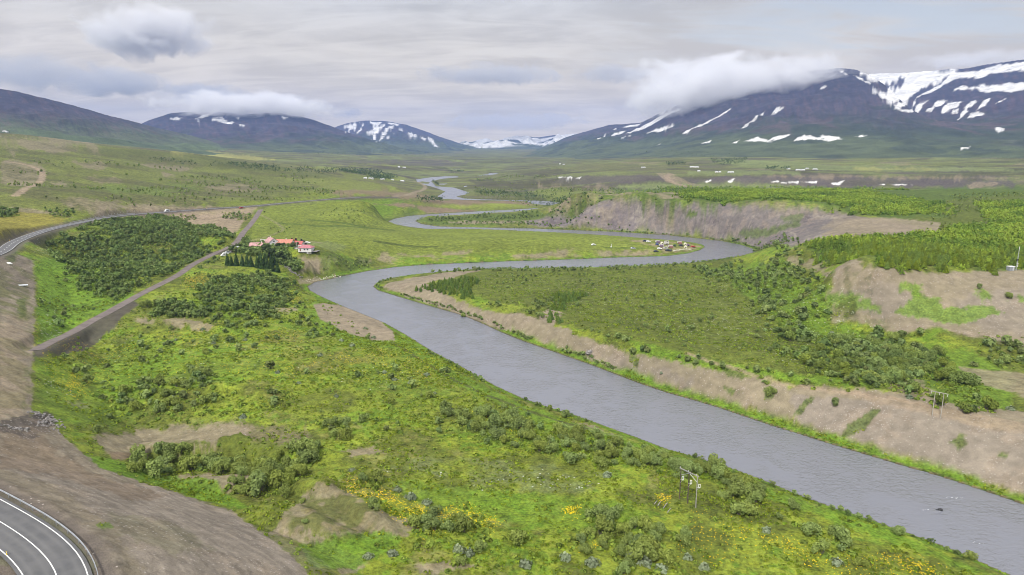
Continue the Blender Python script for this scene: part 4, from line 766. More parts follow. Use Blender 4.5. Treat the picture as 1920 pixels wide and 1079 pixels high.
def proto(kind, i):
    """one of six shapes of each kind: crown mesh and stem mesh"""
    if (kind, i) in PROTO: return PROTO[kind, i]
    r = np.random.default_rng(hash((len(kind), i, ord(kind[0])))%99991); nq = dict(shrub=900, birch=900, greywillow=220, pine=300, larch=300, spruce=520, tree=900)[kind]
    v, c = make_plant(kind, nq, r); crown = leaf_mesh('crown', v, c); mb = MB()
    if kind in ('larch', 'spruce', 'pine'): h = 9.0 if kind == 'spruce' else 4.0; mb.bar((0,0,-.3), (0,0,h*.9), 0.03*h*.5, .012, 6)
    elif kind == 'tree':
        mb.bar((0,0,-.3), (0.1,0,3), .22, .15, 7)
        for k in range(6): a = k*1.05; mb.bar((0.1,0,2.2+.2*k), (math.cos(a)*1.3, math.sin(a)*1.3, 4.2+.3*k), .09, .03, 5)
    else:
        sc_ = 1.0 if kind != 'greywillow' else 0.35
        for k in range(6): a = k*1.05+i; mb.bar((0.12*math.cos(a),0.12*math.sin(a),-.3), (math.cos(a)*.7*sc_, math.sin(a)*.7*sc_, (1.5+.25*(k % 3))*sc_), .05*sc_+.01, .02*sc_, 5)
    st = mb.build('trunk', M_BARK); stem = st.data; bpy.data.objects.remove(st); PROTO[kind, i] = (crown, stem); return PROTO[kind, i]
def plant(kind, x, y, sc, rz, label, group):
    crown, stem = proto(kind, random.randrange(6)); nm, cat = NAMES[kind]
    r = empty(nm, (x, y, height(x, y)-0.05), rz, label, cat, group); r.scale = (sc, sc, sc*random.uniform(0.85, 1.15))
    for n_, me_ in (('crown', crown), ('trunk', stem)):
        o = bpy.data.objects.new(n_, me_); COL.objects.link(o); o.parent = r
    return r
LOD = {}
def lod(kind, nq, i):
    if (kind, nq, i) not in LOD: LOD[kind, nq, i] = make_plant(kind, nq, np.random.default_rng(nq*31+i*7+len(kind)))
    return LOD[kind, nq, i]
def merge_plants(name, items, label, cat):
    """items: (kind, leaf count, x, y, scale) -> one merged mesh"""
    V, C = [], []; g = {}
    for it in items: g.setdefault((it[0], it[1], random.randrange(5)), []).append(it[2:])
    for (kind, nq, i), L in g.items():
        v, c = lod(kind, nq, i); L = np.array(L); n = len(L); a = rng.random(n)*6.283; ca, sa = np.cos(a)[:, None], np.sin(a)[:, None]; s = L[:, 2][:, None]
        x = (v[None,:,0]*ca-v[None,:,1]*sa)*s+L[:, 0][:, None]; y = (v[None,:,0]*sa+v[None,:,1]*ca)*s+L[:, 1][:, None]
        z = v[None,:,2]*s*rng.uniform(.85, 1.15, (n, 1))+heights(L[:,0], L[:,1])[:, None]-0.05
        V.append(np.stack([x, y, z], -1).reshape(-1, 3)); k = rng.uniform(0.68, 1.34, (n, 1, 1))*np.array([1, 1, 1])+rng.normal(0, .05, (n, 1, 3))*np.array([1, 0, .6])
        if kind == 'larch': b_ = fbm(L[:,0]/22, L[:,1]/22, 3, 91)[:, None, None]; k = k*(1+0.55*b_)*np.array([1, 1, 1])+np.array([-.10, 0, .05])*(b_ < -.05)
        C.append((c[None]*k).reshape(-1, 3))
    if not V: return
    me = leaf_mesh(name, np.concatenate(V), np.clip(np.concatenate(C), .005, .9)); o = bpy.data.objects.new(name, me); COL.objects.link(o)
    tag(o, label, cat, kind='stuff'); return o
def grav_at(x, y):
    i = int(np.clip(np.searchsorted(uc, math.atan2(x, y)), 0, len(uc)-1)); j = int(np.clip(np.searchsorted(vr, math.log(math.hypot(x, y))), 0, len(vr)-1)); return grav[i, j]
# ---------------------------------------------------------------- where the plants grow: outline, spacing, size, how broken up, label
def inside(poly, spacing, keep=0.0, lam=18.0, seed=0):
    W_ = [(at(a, b).x, at(a, b).y) for a, b in P_(poly)]; P = np.array(W_)
    x = np.arange(P[:,0].min(), P[:,0].max(), spacing); y = np.arange(P[:,1].min(), P[:,1].max(), spacing)
    if len(x)*len(y) > 400000: return []
    X, Y = np.meshgrid(x, y); X = X.ravel()+rng.uniform(-.45, .45, X.size)*spacing; Y = Y.ravel()+rng.uniform(-.45, .45, Y.size)*spacing
    d = seg_dist(X, Y, P); n = fbm(X/lam, Y/lam, 3, 400+seed); e = np.hypot(P[:,0].max()-P[:,0].min(), P[:,1].max()-P[:,1].min())*0.03
    k = (d+fbm(X/6, Y/6, 2, 9)*e < 0) & (n > keep); X, Y = X[k], Y[k]
    if len(X) == 0: return []
    rd = seg_dist(X, Y, RIVER); dh_, _ = path_near(X, Y, HW_MAIN, 30); dg_, _ = path_near(X, Y, GRAVEL, 20)
    k = (rd > 0.8) & (dh_ > 9) & (dg_ > 4.6); return list(zip(X[k], Y[k]))
REG = [   # kind, outline, spacing, size lo, hi, keep, label
 ('birch', '78,455 130,430 215,413 290,405 340,425 400,445 430,452 428,468 380,490 330,508 285,530 250,548 225,560 180,555 150,530 140,505 110,490 90,470', 2.7, .75, 1.25, -.32, 'dark green birch bush in the wide thicket between highway and side road'),
 ('birch', '270,405 290,402 345,415 360,425 320,425', 2.6, .8, 1.1, -.5, 'dark green birch bush at the top edge of the thicket under the highway'),
 ('birch', '362,427 395,424 430,438 438,446 400,446 372,438', 2.6, .8, 1.2, -.5, 'dark birch bush on the bare knoll just below the road fork'),
 ('birch', '432,455 455,452 500,466 540,478 552,492 562,505 552,512 520,492 480,482 440,472', 2.6, 1.1, 1.7, -.6, 'tall dark birch in the belt that hides the farm drive'),
 ('birch', '370,545 400,525 450,520 520,515 556,535 560,555 530,575 510,592 480,602 440,590 400,588 372,570', 2.8, .8, 1.3, -.25, 'olive birch bush in the thicket below the spruce row'),
 ('birch', '285,575 330,565 370,575 400,588 380,600 330,598 285,596', 2.6, .8, 1.2, -.2, 'olive birch bush in the clump right of the side road'),
 ('shrub', '380,598 440,592 520,600 500,618 400,614', 3.2, .6, 1.0, -.1, 'small willow bush on the slope below the farm thicket'),
 ('shrub', '300,520 410,470 415,500 330,545', 5.5, .5, 1.0, .05, 'small willow bush beside the gravel side road'),
 ('shrub', '75,500 140,520 180,560 240,565 200,590 90,640', 7, .6, 1.0, .05, 'willow bush on the bright slope left of the side road'),
 ('shrub', '180,745 230,735 330,702 400,700 480,715 548,740 545,760 500,782 450,775 380,785 300,790 200,790', 4.0, .7, 1.15, -.12, 'olive willow bush on the grassy hump in the left meadow'),
 ('shrub', '240,852 300,846 400,862 500,872 590,832 612,852 572,892 530,932 470,930 415,925 470,892 350,887 250,886', 3.1, .85, 1.35, -.3, 'large willow bush in the band below the bare mound'),
 ('shrub', '590,790 650,795 655,830 610,828', 3.4, .8, 1.2, -.3, 'willow bush in the clump at the right end of the bare mound'),
 ('shrub', '820,758 900,772 1000,790 1060,802 1120,812 1190,842 1300,872 1400,902 1440,930 1400,955 1330,930 1290,912 1200,882 1130,872 1060,872 1000,842 920,838 860,818', 3.5, .75, 1.25, -.12, 'olive willow bush in the thicket along the near river bank'),
 ('shrub', '1240,868 1310,872 1420,905 1440,940 1380,945 1330,925 1270,905', 3.0, .9, 1.3, -.2, 'willow bush in the thicket behind the three power poles'),
 ('shrub', '1360,945 1420,952 1440,975 1395,985', 4.0, .8, 1.2, -.2, 'willow bush in the small clump right of the power poles'),
 ('shrub', '1480,985 1540,975 1600,1030 1620,1062 1560,1062 1490,1020', 4.0, .8, 1.25, -.1, 'grey-green willow bush in the clump near the bottom right'),
 ('shrub', '790,980 870,962 950,990 1060,995 1065,972 1110,958 1180,975 1290,1010 1310,1079 1150,1079 1120,1035 1000,1020 900,1030 860,1079 780,1079', 3.3, .8, 1.3, -.18, 'leafy green willow bush among yellow flowers at the bottom edge'),
 ('shrub', '640,890 700,895 760,930 800,975 780,1000 730,960 680,930', 4.2, .6, 1.0, -.05, 'willow bush in the line above the yellow flowers'),
 ('shrub', '560,640 760,700 860,740 830,830 640,830 560,760', 9.5, .45, 1.0, -.05, 'small lone willow bush in the middle of the left meadow'),
 ('shrub', '100,640 300,610 560,640 560,700 400,690 150,740', 9.0, .5, 1.0, .0, 'small willow bush scattered over the upper left meadow'),
 ('shrub', '600,560 720,650 860,720 1000,790 980,800 850,745 700,670 600,610', 7.5, .35, .7, .0, 'low willow bush on the strip beside the bend of the river'),
 ('shrub', '430,560 560,560 640,640 560,660 440,620', 7.0, .5, .9, .0, 'willow bush on the green slope above the sand bar'),
 ('shrub', '1300,500 1370,490 1470,480 1540,512 1530,545 1562,600 1650,622 1740,642 1795,682 1835,722 1890,785 1800,775 1740,748 1690,730 1600,690 1540,660 1480,620 1420,590 1440,555 1390,540 1330,525', 3.9, .7, 1.3, -.06, 'willow bush in the broad belt below the gravel terrace'),
 ('birch', '1540,640 1650,640 1760,680 1880,780 1800,770 1700,720 1600,680', 4.2, .9, 1.5, -.02, 'dark round willow bush behind the right-hand pole pair'),
 ('shrub', '1820,620 2000,640 2000,700 1860,690', 5.0, .7, 1.2, -.05, 'willow bush below the gravel bank at the right edge'),
 ('shrub', '1090,612 1200,642 1300,672 1400,692 1500,702 1680,720 1640,737 1500,727 1380,707 1250,677 1150,652', 5.2, .5, 1.0, .0, 'willow bush along the brink of the gravel bluff'),
 ('shrub', '880,515 1400,502 1480,590 1640,690 1500,700 1300,668 1090,608 900,560', 9.0, .35, .75, .08, 'small willow bush dotted over the open heath'),
 ('shrub', '780,507 1000,505 1280,499 1290,505 1000,511 800,516', 5.0, .5, .95, -.1, 'small willow bush on the far rim of the heath beside the water'),
 ('shrub', '1010,560 1060,580 1040,600 960,590 900,565 1000,575', 4.5, .4, .8, -.1, 'low green willow bush at the corner of the heath'),
 ('shrub', '1360,425 1480,440 1500,485 1440,482 1400,462', 5.0, .6, 1.2, -.1, 'willow bush on the slope at the outer river bend'),
 ('shrub', '780,417 880,405 1000,397 1090,374 1165,378 1100,392 1030,412 900,414', 5.5, .6, 1.2, -.15, 'willow bush on the wooded spit beyond the meadow'),
 ('shrub', '785,421 850,422 1000,424 1150,430 1300,444 1400,460 1300,442 1150,427 1000,419', 5.5, .5, 1.0, -.4, 'willow bush on the strip at the foot of the cliff'),
 ('shrub', '600,492 690,490 700,500 640,514 600,508', 6, .5, .9, .05, 'low bush on the river slope below the farm'),
 ('birch', '0,395 30,393 35,405 0,410', 3, .8, 1.2, -.3, 'dark birch bush at the left edge above the highway'),
 ('birch', '80,392 140,395 140,408 100,408', 4, .7, 1.0, -.1, 'birch bush in the gully above the highway'),
 ('shrub', '310,405 370,406 365,415 320,412', 5, .5, .9, -.1, 'small bush on the bare ground below the highway'),
 ('shrub', '415,398 475,404 462,416 420,410', 4.5, .6, 1.0, -.2, 'bush in the strip on the bare knoll near the road fork'),
 ('shrub', '1430,545 1540,545 1560,600 1500,610 1430,580', 4.5, .7, 1.2, -.1, 'willow bush at the left foot of the gravel terrace'),
 ('birch', '1440,600 1600,628 1700,648 1800,695 1890,782 1800,778 1700,742 1600,722 1500,696 1440,650', 4.3, .6, 1.25, -.12, 'dark willow bush in the dense thicket behind the brink of the gravel bluff')]
REG += [('shrub', '1540,700 1640,705 1690,735 1600,735', 5, .6, 1.0, -.1, 'willow bush near the sandy track above the bluff')]
plants = []
for i, (kind, poly, sp, lo, hi, keep, lab) in enumerate(REG):
    for x, y in inside(poly, sp*(1.18 if sp > 2.75 and sp < 5 else 1.06), keep-.05, 18, i):
        if x < 40 and y < 420 and grav_at(x, y) > .75 and 'strip beside' in lab: continue
        plants.append((kind, x, y, lo*.75+(hi*1.08-lo*.75)*random.random()**1.2, lab, i))
# a low fringe of bushes on both shores
RB = [on_plane(a, b, 0) for a, b in RIGHT_BANK]; LB = [on_plane(a, b, 0) for a, b in LEFT_BANK]
for bank, sgn, lab, n0, n1, stepm, hi in ((RB, 1, 'low willow bush on the water edge under the gravel bluff', 35, 75, 1.5, .62), (LB, 1, 'low willow bush on the near water edge', 2, 24, 2.6, .55), (RB, 1, 'low willow bush on the shore of the far river loop', 15, 34, 5.5, .8)):
    P = np.array(bank[n0:n1]); seg = np.r_[0, np.cumsum(np.linalg.norm(np.diff(P, axis=0), axis=1))]
    s = 0
    while s < seg[-1]:
        x, y = np.interp(s, seg, P[:,0]), np.interp(s, seg, P[:,1]); x2, y2 = np.interp(s+1, seg, P[:,0]), np.interp(s+1, seg, P[:,1])
        nx, ny = (y2-y), -(x2-x); L = math.hypot(nx, ny)+1e-9; o = random.uniform(1.6, 3.6)
        for sg in (1, -1):
            qx, qy = x+nx/L*o*sg, y+ny/L*o*sg
            if seg_dist(np.array([qx]), np.array([qy]), RIVER)[0] > 1.2 and fbm(np.array([s/25.0]), np.array([n0*1.0]), 2, 5)[0] > -.25: plants.append(('shrub', qx, qy, random.uniform(.22, hi), lab, 100+n0))
        s += stepm*random.uniform(.6, 1.5)
# lone bushes that can be told one by one: photo x, y, size, label
for a, b, s, lab in [(1565,762,.9,'round willow bush alone on the crest of the bluff'), (1445,740,1.0,'dark willow bush halfway down the gravel bluff'), (1489,958,.9,'lone willow bush between the power poles and the river'), (1460,972,.55,'small lone bush left of the pair near the river'),
        (1517,1003,1.15,'willow bush at the top of the bottom-right clump'), (1683,1003,.8,'round bush on the water edge at the bottom right'), (1820,1050,.7,'bush on the shore nearest the bottom right corner'), (566,943,.4,'tiny dark bush on the bare sandy rise'), (575,983,.4,'tiny bush below the sandy rise'),
        (162,718,1.0,'round dark bush near the embankment foot'), (185,812,.8,'grey-green bush beside the brook mouth'), (1062,782,.9,'bush standing at the near bank against the water'), (1030,772,.6,'small bush at the bank left of the larger one'), (277,578,1.3,'big round willow bush just right of the side road'),
        (385,665,.8,'dark willow bush at the foot of the meadow hump'), (150,672,.6,'dark little bush close to the end of the side road'), (868,595,.9,'bush leaning over the water on the far bank'), (1015,596,.8,'bush on the bank below the heath corner'), (700,955,.8,'bush beside the yellow flower band'),
        (1838,542,.7,'round bush growing alone on the gravel terrace face'), (1890,560,.9,'bush on the gravel face near the right edge'), (1640,648,.8,'lone bush at the foot of the terrace gravel'), (1885,680,1.2,'big willow bush at the right edge below the gravel'), (730,758,.9,'dark willow bush in the open meadow centre')]:
    p = at(a, b); plants.append(('shrub', p.x, p.y, s, lab, -1))
# conifers
for i, (poly, sp, lo, hi, keep, lab) in enumerate([
   ('1475,470 1530,455 1600,448 1700,443 1760,438 1800,427 1920,415 2080,410 2080,512 1920,505 1850,508 1760,505 1700,512 1670,512 1650,503 1560,498 1530,486', 2.3, .6, 1.25, -.52, 'bright green young larch in the plantation above the gravel terrace'),
   ('1285,373 1292,360 1400,357 1640,363 1760,383 1770,400 1690,405 1625,404 1585,393 1560,382 1500,377 1300,374', 2.8, .8, 1.25, -.6, 'bright green young larch in the plantation behind the cliff'),
   ('1080,371 1140,364 1290,359 1290,372 1200,369', 15, .6, 1.0, .0, 'lone young larch on the open rim above the far bluff'),
   ('1830,382 1920,378 2080,378 2080,415 1930,412 1860,418 1850,402', 2.8, .8, 1.2, -.6, 'young larch in the far plantation at the right edge'),
   ('1240,352 1500,350 1640,352 1700,358 1500,358 1300,360', 4.5, .9, 1.3, -.3, 'larch in the strip at the back of the plantations')]):
    for x, y in inside(poly, sp, keep, 9 if i == 0 else 26, 60+i): plants.append(('larch', x, y, random.uniform(lo, hi), lab, 200+i))
for i, (poly, sp, lab) in enumerate([('780,543 830,530 880,522 900,528 880,548 850,556 800,550', 2.8, 'young green conifer in the dark group behind the sandy point'), ('862,548 878,545 890,562 868,566 858,556', 2.4, 'young green conifer in the tight clump on the sandy point'),
      ('1025,606 1035,575 1050,562 1095,552 1098,560 1060,572 1052,585 1050,608', 2.5, 'young green conifer in the hook-shaped row on the heath'), ('1030,556 1100,553 1102,560 1040,566', 2.6, 'young green conifer in the row along the back of the hook')]):
    for x, y in inside(poly, sp*1.15, -.5, 12, 90+i): plant('pine', x, y, random.uniform(.5, .95), random.random()*6, lab, lab)
scr = lambda p: p[3]*(2.5 if p[0] != 'larch' else 3)/math.hypot(p[1], p[2])
def on_view(x, y):
    d = y*CP+(CAM_Z)*SP; return y > 0 and abs(x/(y*CP+90*SP)) < 0.765
def area(p):
    return scr(p) if on_view(p[1], p[2]) else 0
rest = []; SHN = {'shrub': 'willow_shrub', 'birch': 'birch_shrub'}
for kinds in (('shrub', 'birch'), ('larch',)):
    L = [p for p in plants if p[0] in kinds]; uniq = [p for p in L if p[5] == -1]; L = sorted([p for p in L if p[5] != -1], key=area, reverse=True); n = 300-len(uniq)
    grp = {}
    for kind, x, y, s, lab, gi in uniq+L[:n]:
        plant(kind, x, y, s, random.uniform(0, 6.28), lab, None if gi == -1 else ('plants of group: '+lab)[17:])
    rest += L[n:]
def lodn(p):
    d = math.hypot(p[1], p[2]); 
    if p[0] == 'larch': return 44 if d < 480 else 22
    return 150 if d < 230 else 80 if d < 380 else 44
def chosen(kinds): return [(p[0], lodn(p), p[1], p[2], p[3]*(1 if lodn(p) > 60 else 0.95)) for p in rest if p[0] in kinds]
merge_plants('willow_scrub', chosen(('shrub', 'birch')), 'olive green willow and birch scrub covering slopes and hollows', 'scrub')
it = []
for i, (kind, poly, sp, lo, hi, keep, lab) in enumerate(REG):
    if any(w_ in lab for w_ in ('cliff', 'spit', 'far rim', 'outer river')): continue
    for x, y in inside(poly, max(sp*.72, 1.9), keep-.22, 18, i): it.append(('scrub', 18 if math.hypot(x, y) > 260 else 36, x, y, random.uniform(.35, 1.05)))
for x, y in inside('880,515 1400,503 1480,545 1640,690 1500,700 1300,668 1090,606 900,560', 3.0, -.1, 10, 77): it.append(('scrub', 14, x, y, random.uniform(.3, .8)))
for x, y in inside('70,480 560,520 760,640 1000,780 1300,860 1880,1085 1700,1100 300,1100 200,880 70,790', 3.6, -.08, 14, 78):
    if grav_at(x, y) < .4: it.append(('scrub', 24, x, y, random.uniform(.25, .7)))
print('SCRUB', len(it)); merge_plants('low_scrub', it, 'low bright green scrub growing between and around the bushes', 'scrub')
merge_plants('larch_plantation', chosen(('larch',)), 'dense bright green larch plantation on the terrace', 'plantation')
print('PLANTS', len(plants), 'rest', len(rest), 'larch', sum(p[0] == 'larch' for p in plants))
# scattered scrub on the hillside and far meadows
it = []
for i, (q, sp, kp, sz) in enumerate([('0,378 200,385 400,382 640,366 600,345 400,330 200,345 0,340', 9, .18, 1.0), ('0,300 200,300 400,312 600,332 640,345 400,335 200,330 0,335', 13, .22, 1.1), ('890,352 1100,356 1300,352 1300,358 1100,368 900,366', 10, .0, 1.0), ('900,330 1040,330 1120,345 1000,350 890,342', 14, .1, 1.1), ('500,400 700,380 780,390 720,412 640,440 500,440', 9, .25, .7), ('1780,366 1920,362 2000,372 1840,400 1880,420 1780,432 1750,420 1790,390', 6, .05, .8), ('560,486 640,482 700,484 690,500 640,514 600,510', 6, .1, .7)]):
    for x, y in inside(q, sp, kp, 40, 170+i): it.append(('shrub', 20, x, y, sz*random.uniform(.5, 1.2)))
merge_plants('hillside_scrub', it, 'scattered low scrub on hillsides and far meadows', 'scrub')
# far woods: dark blocks beyond the river
FARW = [('280,300 420,310 560,320 640,322 620,330 500,324 380,314 290,306', 9), ('640,318 700,322 730,330 700,334 640,326', 8), ('700,333 735,330 742,336 720,340 690,338', 7), ('420,308 470,312 520,318 470,318 430,314', 8), ('800,341 812,343 825,350 815,352 803,348', 6),
        ('1335,303 1400,300 1395,308 1355,313 1335,309', 10), ('1250,309 1285,307 1285,311 1252,313', 8), ('1436,318 1458,316 1458,320 1436,321', 8), ('1463,318 1480,316 1480,320 1464,321', 8), ('780,377 830,378 828,383 790,383', 5), ('888,363 950,362 1080,370 1040,372 900,368', 9), ('840,323 870,322 868,326 842,327', 14),
        ('430,268 700,292 900,293 880,296 600,292 430,278', 60), ('1170,286 1320,290 1500,296 1320,296 1180,290', 60)]
it = []
for i, (q, sp) in enumerate(FARW):
    for x, y in inside(q, sp, -.45, 60, 120+i): it.append(('tree', 14, x, y, random.uniform(.7, 1.3)))
merge_plants('distant_woodland', it, 'dark distant woods and shelter belts across the valley', 'woodland')
# spruce row at the farm
a0, a1 = at(426, 499), at(520, 511)
for k in range(11):
    f = k/10; p = a0.lerp(a1, f)
    plant('spruce', p.x+random.uniform(-.4, .4), p.y+random.uniform(-.6, .6), random.uniform(.95, 1.1), random.random()*6, 'tall dark spruce in the straight row in front of the farm', 'spruce row before the farm')
for k in range(8):
    p = at(random.uniform(470, 522), random.uniform(496, 503)); plant('spruce', p.x, p.y, random.uniform(.9, 1.1), random.random()*6, 'dark spruce in the block at the right end of the row', 'spruce block before the farm')
# grey willows
GW = [(1210,1058,1.5),(1180,1045,1.2),(1240,1070,1.3),(860,1035,1.4),(880,1040,1.1),(985,1060,1.3),(1060,1048,1.2),(1110,1060,1.4),(690,1045,1.0),(735,1040,1.1),(770,935,1.3),(800,945,1.1),(745,920,1.0),(660,885,.9),(1138,895,1.2),(1437,996,1.1),(1570,1058,1.2),(1290,1048,1.0),(1320,1065,1.1),
      (685,618,1.0),(700,635,1.1),(660,650,1.3),(640,640,1.1),(600,668,1.2),(720,700,1.1),(740,715,1.0),(520,700,1.0),(460,640,1.1),(800,705,1.2),(770,720,1.0),(630,745,.9),(815,738,.9),(845,770,.9),(455,785,1.1),(325,748,.8),(1630,713,1.3),(1655,710,1.0),(1240,700,.7),(1705,745,1.1),(1895,768,1.2),(1560,625,.9),(1500,610,1.0),(380,620,1.0),(330,640,.9),(400,645,1.0),(560,720,.8)]
for a, b, s in GW:
    p = at(a, b); q = 'at the bottom edge' if b > 1000 else 'in the flowery near meadow' if b > 860 and a < 1200 else 'on the right bank heath' if a > 1200 and b < 800 else 'on the left meadow slopes' if b < 800 else 'near the power poles'
    plant('greywillow', p.x, p.y, s*1.3, random.random()*6, 'low silvery grey willow mound '+q, 'grey willows '+q)
# leafy herbs and tussocks over the meadows
it = []
for i, (q, sp, kp) in enumerate([('70,480 560,520 760,640 1000,780 1300,860 1880,1085 1700,1100 300,1100 200,880 70,790', 1.9, .02), ('600,550 1100,800 1885,1076 1800,1079 1000,830 640,640', 1.6, -.1), ('880,515 1400,505 1700,660 1900,780 1500,710 1100,612', 2.4, .05), ('800,562 1020,640 1300,750 1700,876 1920,947 1960,930 1700,860 1300,737 1020,630', 1.1, -.6), ('250,866 600,880 1000,1079 700,1079 560,1000 250,890', 1.9, .0)]):
    for x, y in inside(q, sp, kp, 9, 150+i):
        if math.hypot(x, y) < 420 and grav_at(x, y) < .4: it.append(('herb', 9, x, y, random.uniform(.45, 1.15)))
print('HERBS', len(it)); merge_plants('meadow_herbs', it, 'leafy herbs and grass tussocks over the meadow', 'ground cover')
# ---------------------------------------------------------------- guard rails, marker posts
def rail(s0, s1, off, label):
    root = None; s = s0; pts = []
    while s <= s1:
        p, q = on_arc(s); pts.append(Vector((p[0]+q[0]*off, p[1]+q[1]*off, p[2]+.02))); s += 2.0
    root = empty('guard_rail', pts[0], 0, label, 'guard rail'); mb = MB(); v = []
    prof = [(-.03,.42),(.05,.48),(.05,.54),(-.02,.60),(.05,.66),(.05,.72),(-.03,.78)]
    for i, p in enumerate(pts):
        a, b = pts[max(i-1, 0)], pts[min(i+1, len(pts)-1)]; d = (b-a).normalized(); n = Vector((d.y, -d.x, 0))
        for w_, h_ in prof: v.append(p-pts[0]+n*(-w_*math.copysign(1, off))+Vector((0, 0, h_)))
    m = len(prof); mb.add(v, [(i*m+j, i*m+j+1, (i+1)*m+j+1, (i+1)*m+j) for i in range(len(pts)-1) for j in range(m-1)])
    mb.build('beam', M_RAIL, root, smooth=False)
    for k in list(range(0, len(pts), 2))[:100]:
        q = MB(); c = pts[k]-pts[0]; q.box((c.x, c.y, .30), (.10, .12, .84)); q.build('post', M_RAIL, root)
    return root
rail(2, 122, 4.55, 'long steel guard rail on the outer side of the near bend')
a0_ = arc[int(np.argmin(np.hypot(FINE[:,0]-on_plane(135,420,33.5)[0], FINE[:,1]-on_plane(135,420,33.5)[1])))]; a1_ = arc[int(np.argmin(np.hypot(FINE[:,0]-on_plane(262,402,31.3)[0], FINE[:,1]-on_plane(262,402,31.3)[1])))]
rail(a0_, a1_, -4.5, 'steel guard rail on the hill side of the distant highway curve')
M_YEL = mat_plain('yellow_plastic', (0.75, 0.50, 0.04), 0.5); M_WHT = mat_plain('white_paint', (0.74, 0.74, 0.72), 0.55, var=0.05); M_DARK = mat_plain('dark_glass', (0.02, 0.025, 0.03), 0.15, spec=0.6)
def marker(x, y, z, label, group=None):
    r = empty('marker_post', (x, y, z), 0, label, 'marker post', group); mb = MB(); mb.box((0, 0, .45), (.14, .05, .9), taper=.8); mb.build('post', M_YEL, r)
    mb = MB(); mb.box((0, -.032, .74), (.08, .012, .14)); mb.build('reflector', M_WHT, r); return r
x, y = on_plane(13, 1042, 35); mp = marker(x, y, height(x, y), 'yellow marker post beside the left edge line of the near bend')
for k in range(9):
    p, q = on_arc(arc[-1]*0.36+k*48); off = -5.0; x, y = p[0]+q[0]*off, p[1]+q[1]*off
    dup(mp, (x, y, height(x, y)), 0, 1.0, 'small marker post on the hill side of the distant highway', 'marker posts along the distant highway')
# ---------------------------------------------------------------- power line structures
M_POLE = mat_plain('weathered_pole', (0.10, 0.075, 0.06), 0.9, var=.3, scale=1); M_PALE = mat_plain('pale_pole', (0.30, 0.285, 0.26), 0.8, var=.15, scale=1); M_PALEW = mat_plain('bleached_wood', (0.36, 0.335, 0.29), 0.8, var=.15, scale=1); M_GALV = mat_plain('galvanised', (0.58, 0.60, 0.62), 0.45, 0.4); M_CER = mat_plain('insulator_ceramic', (0.62, 0.60, 0.58), 0.3)
p0, p1, p2 = at(1273.9, 937.8), at(1288.9, 945), at(1304.4, 952.8); c = (p0+p2)/2; ang = math.atan2((p2-p0).y, (p2-p0).x); L = (p2-p0).length/2; zb = c.z
R = empty('switch_pole_frame', (c.x, c.y, zb-.3), ang, 'three dark and pale poles under one crossarm carrying white switch frames', 'power pole')
for k, (xx, mt) in enumerate(((-L, M_POLE), (0, M_POLE), (L, M_PALE))):
    mb = MB(); mb.bar((xx, 0, -.6), (xx, 0, 8.9), .16, .12, 8); po = mb.build('pole', mt, R)
    mb = MB(); mb.bar((xx, -.1, 5.9), (xx+1.0, -.1, 6.15), .05); mb.bar((xx+.05, -.1, 5.1), (xx+.75, -.1, 6.0), .035); br = mb.build('bracket', M_GALV, R)
    mb = MB()
    for a, b in (((.55, 6.2), (.55, 7.1)), ((1.05, 6.3), (1.05, 7.2)), ((.5, 7.05), (1.1, 7.2)), ((.5, 6.2), (1.1, 6.35))): mb.bar((xx+a[0], -.1, a[1]), (xx+b[0], -.1, b[1]), .075)
    mb.build('switch_frame', M_WHT, R)
    mb = MB(); mb.bar((xx-.3, 0, 9.2), (xx-.3, 0, 9.55), .09, .05); mb.build('insulator', M_CER, R)
mb = MB(); mb.box((0, 0, 9.02), (2*L+.9, .2, .22)); mb.bar((L+.3, 0, 8.4), (L+1.3, -.1, 8.55), .05); mb.build('crossarm', M_PALE, R)
mb = MB(); mb.bar((-L, .1, 7.2), (-.1, .1, 8.7), .05); mb.bar((L, .1, 7.2), (.1, .1, 8.7), .05); mb.build('brace', M_GALV, R)
p0, p1 = at(1749.4, 783), at(1761.7, 783.5); c = (p0+p1)/2; ang = math.atan2((p1-p0).y, (p1-p0).x)-math.radians(18); L = 1.15
R = empty('pole_pair', (c.x, c.y, c.z-.2), ang, 'pair of pale wooden power poles joined by a crossarm on the bluff', 'power pole')
for xx in (-L, L): mb = MB(); mb.bar((xx, 0, -.6), (xx, 0, 8.4), .14, .10, 8); mb.build('pole', M_PALEW, R)
mb = MB(); mb.box((0, 0, 8.3), (4.8, .16, .2)); mb.build('crossarm', M_PALEW, R)
for xx in (-2.2, 0, 2.2): mb = MB(); mb.bar((xx, 0, 8.2), (xx, 0, 7.5), .05, .09); mb.build('insulator', M_CER, R)
# mast and cabinet
p = at(1905, 508.5); R = empty('radio_mast', (p.x, p.y, p.z-.2), 0, 'thin lattice mast with a white tip at the edge of the larches', 'mast')
mb = MB()
for k in range(3): a = k*2.094; mb.bar((math.cos(a)*.28, math.sin(a)*.28, 0), (math.cos(a)*.14, math.sin(a)*.14, 10.6), .035, .03, 5)
for k in range(14):
    for j in range(3): a, b = j*2.094, (j+1)*2.094; r0 = .28-.14*k/14; mb.bar((math.cos(a)*r0, math.sin(a)*r0, k*.75), (math.cos(b)*r0, math.sin(b)*r0, k*.75+.75), .02, n=4)
mb.build('lattice', M_GALV, R); mb = MB(); mb.bar((0, 0, 10.6), (0, 0, 11.9), .17, .15, 8); mb.build('antenna', M_WHT, R)
for zz_ in (2.4, 3.5): mb = MB(); mb.box((.25, -.2, zz_), (.32, .25, .55)); mb.build('equipment_box', M_WHT, R)
mb = MB(); mb.box((-.1, 0, 5.3), (.75, .3, 1.1)); mb.build('dish_cluster', M_DARK, R)
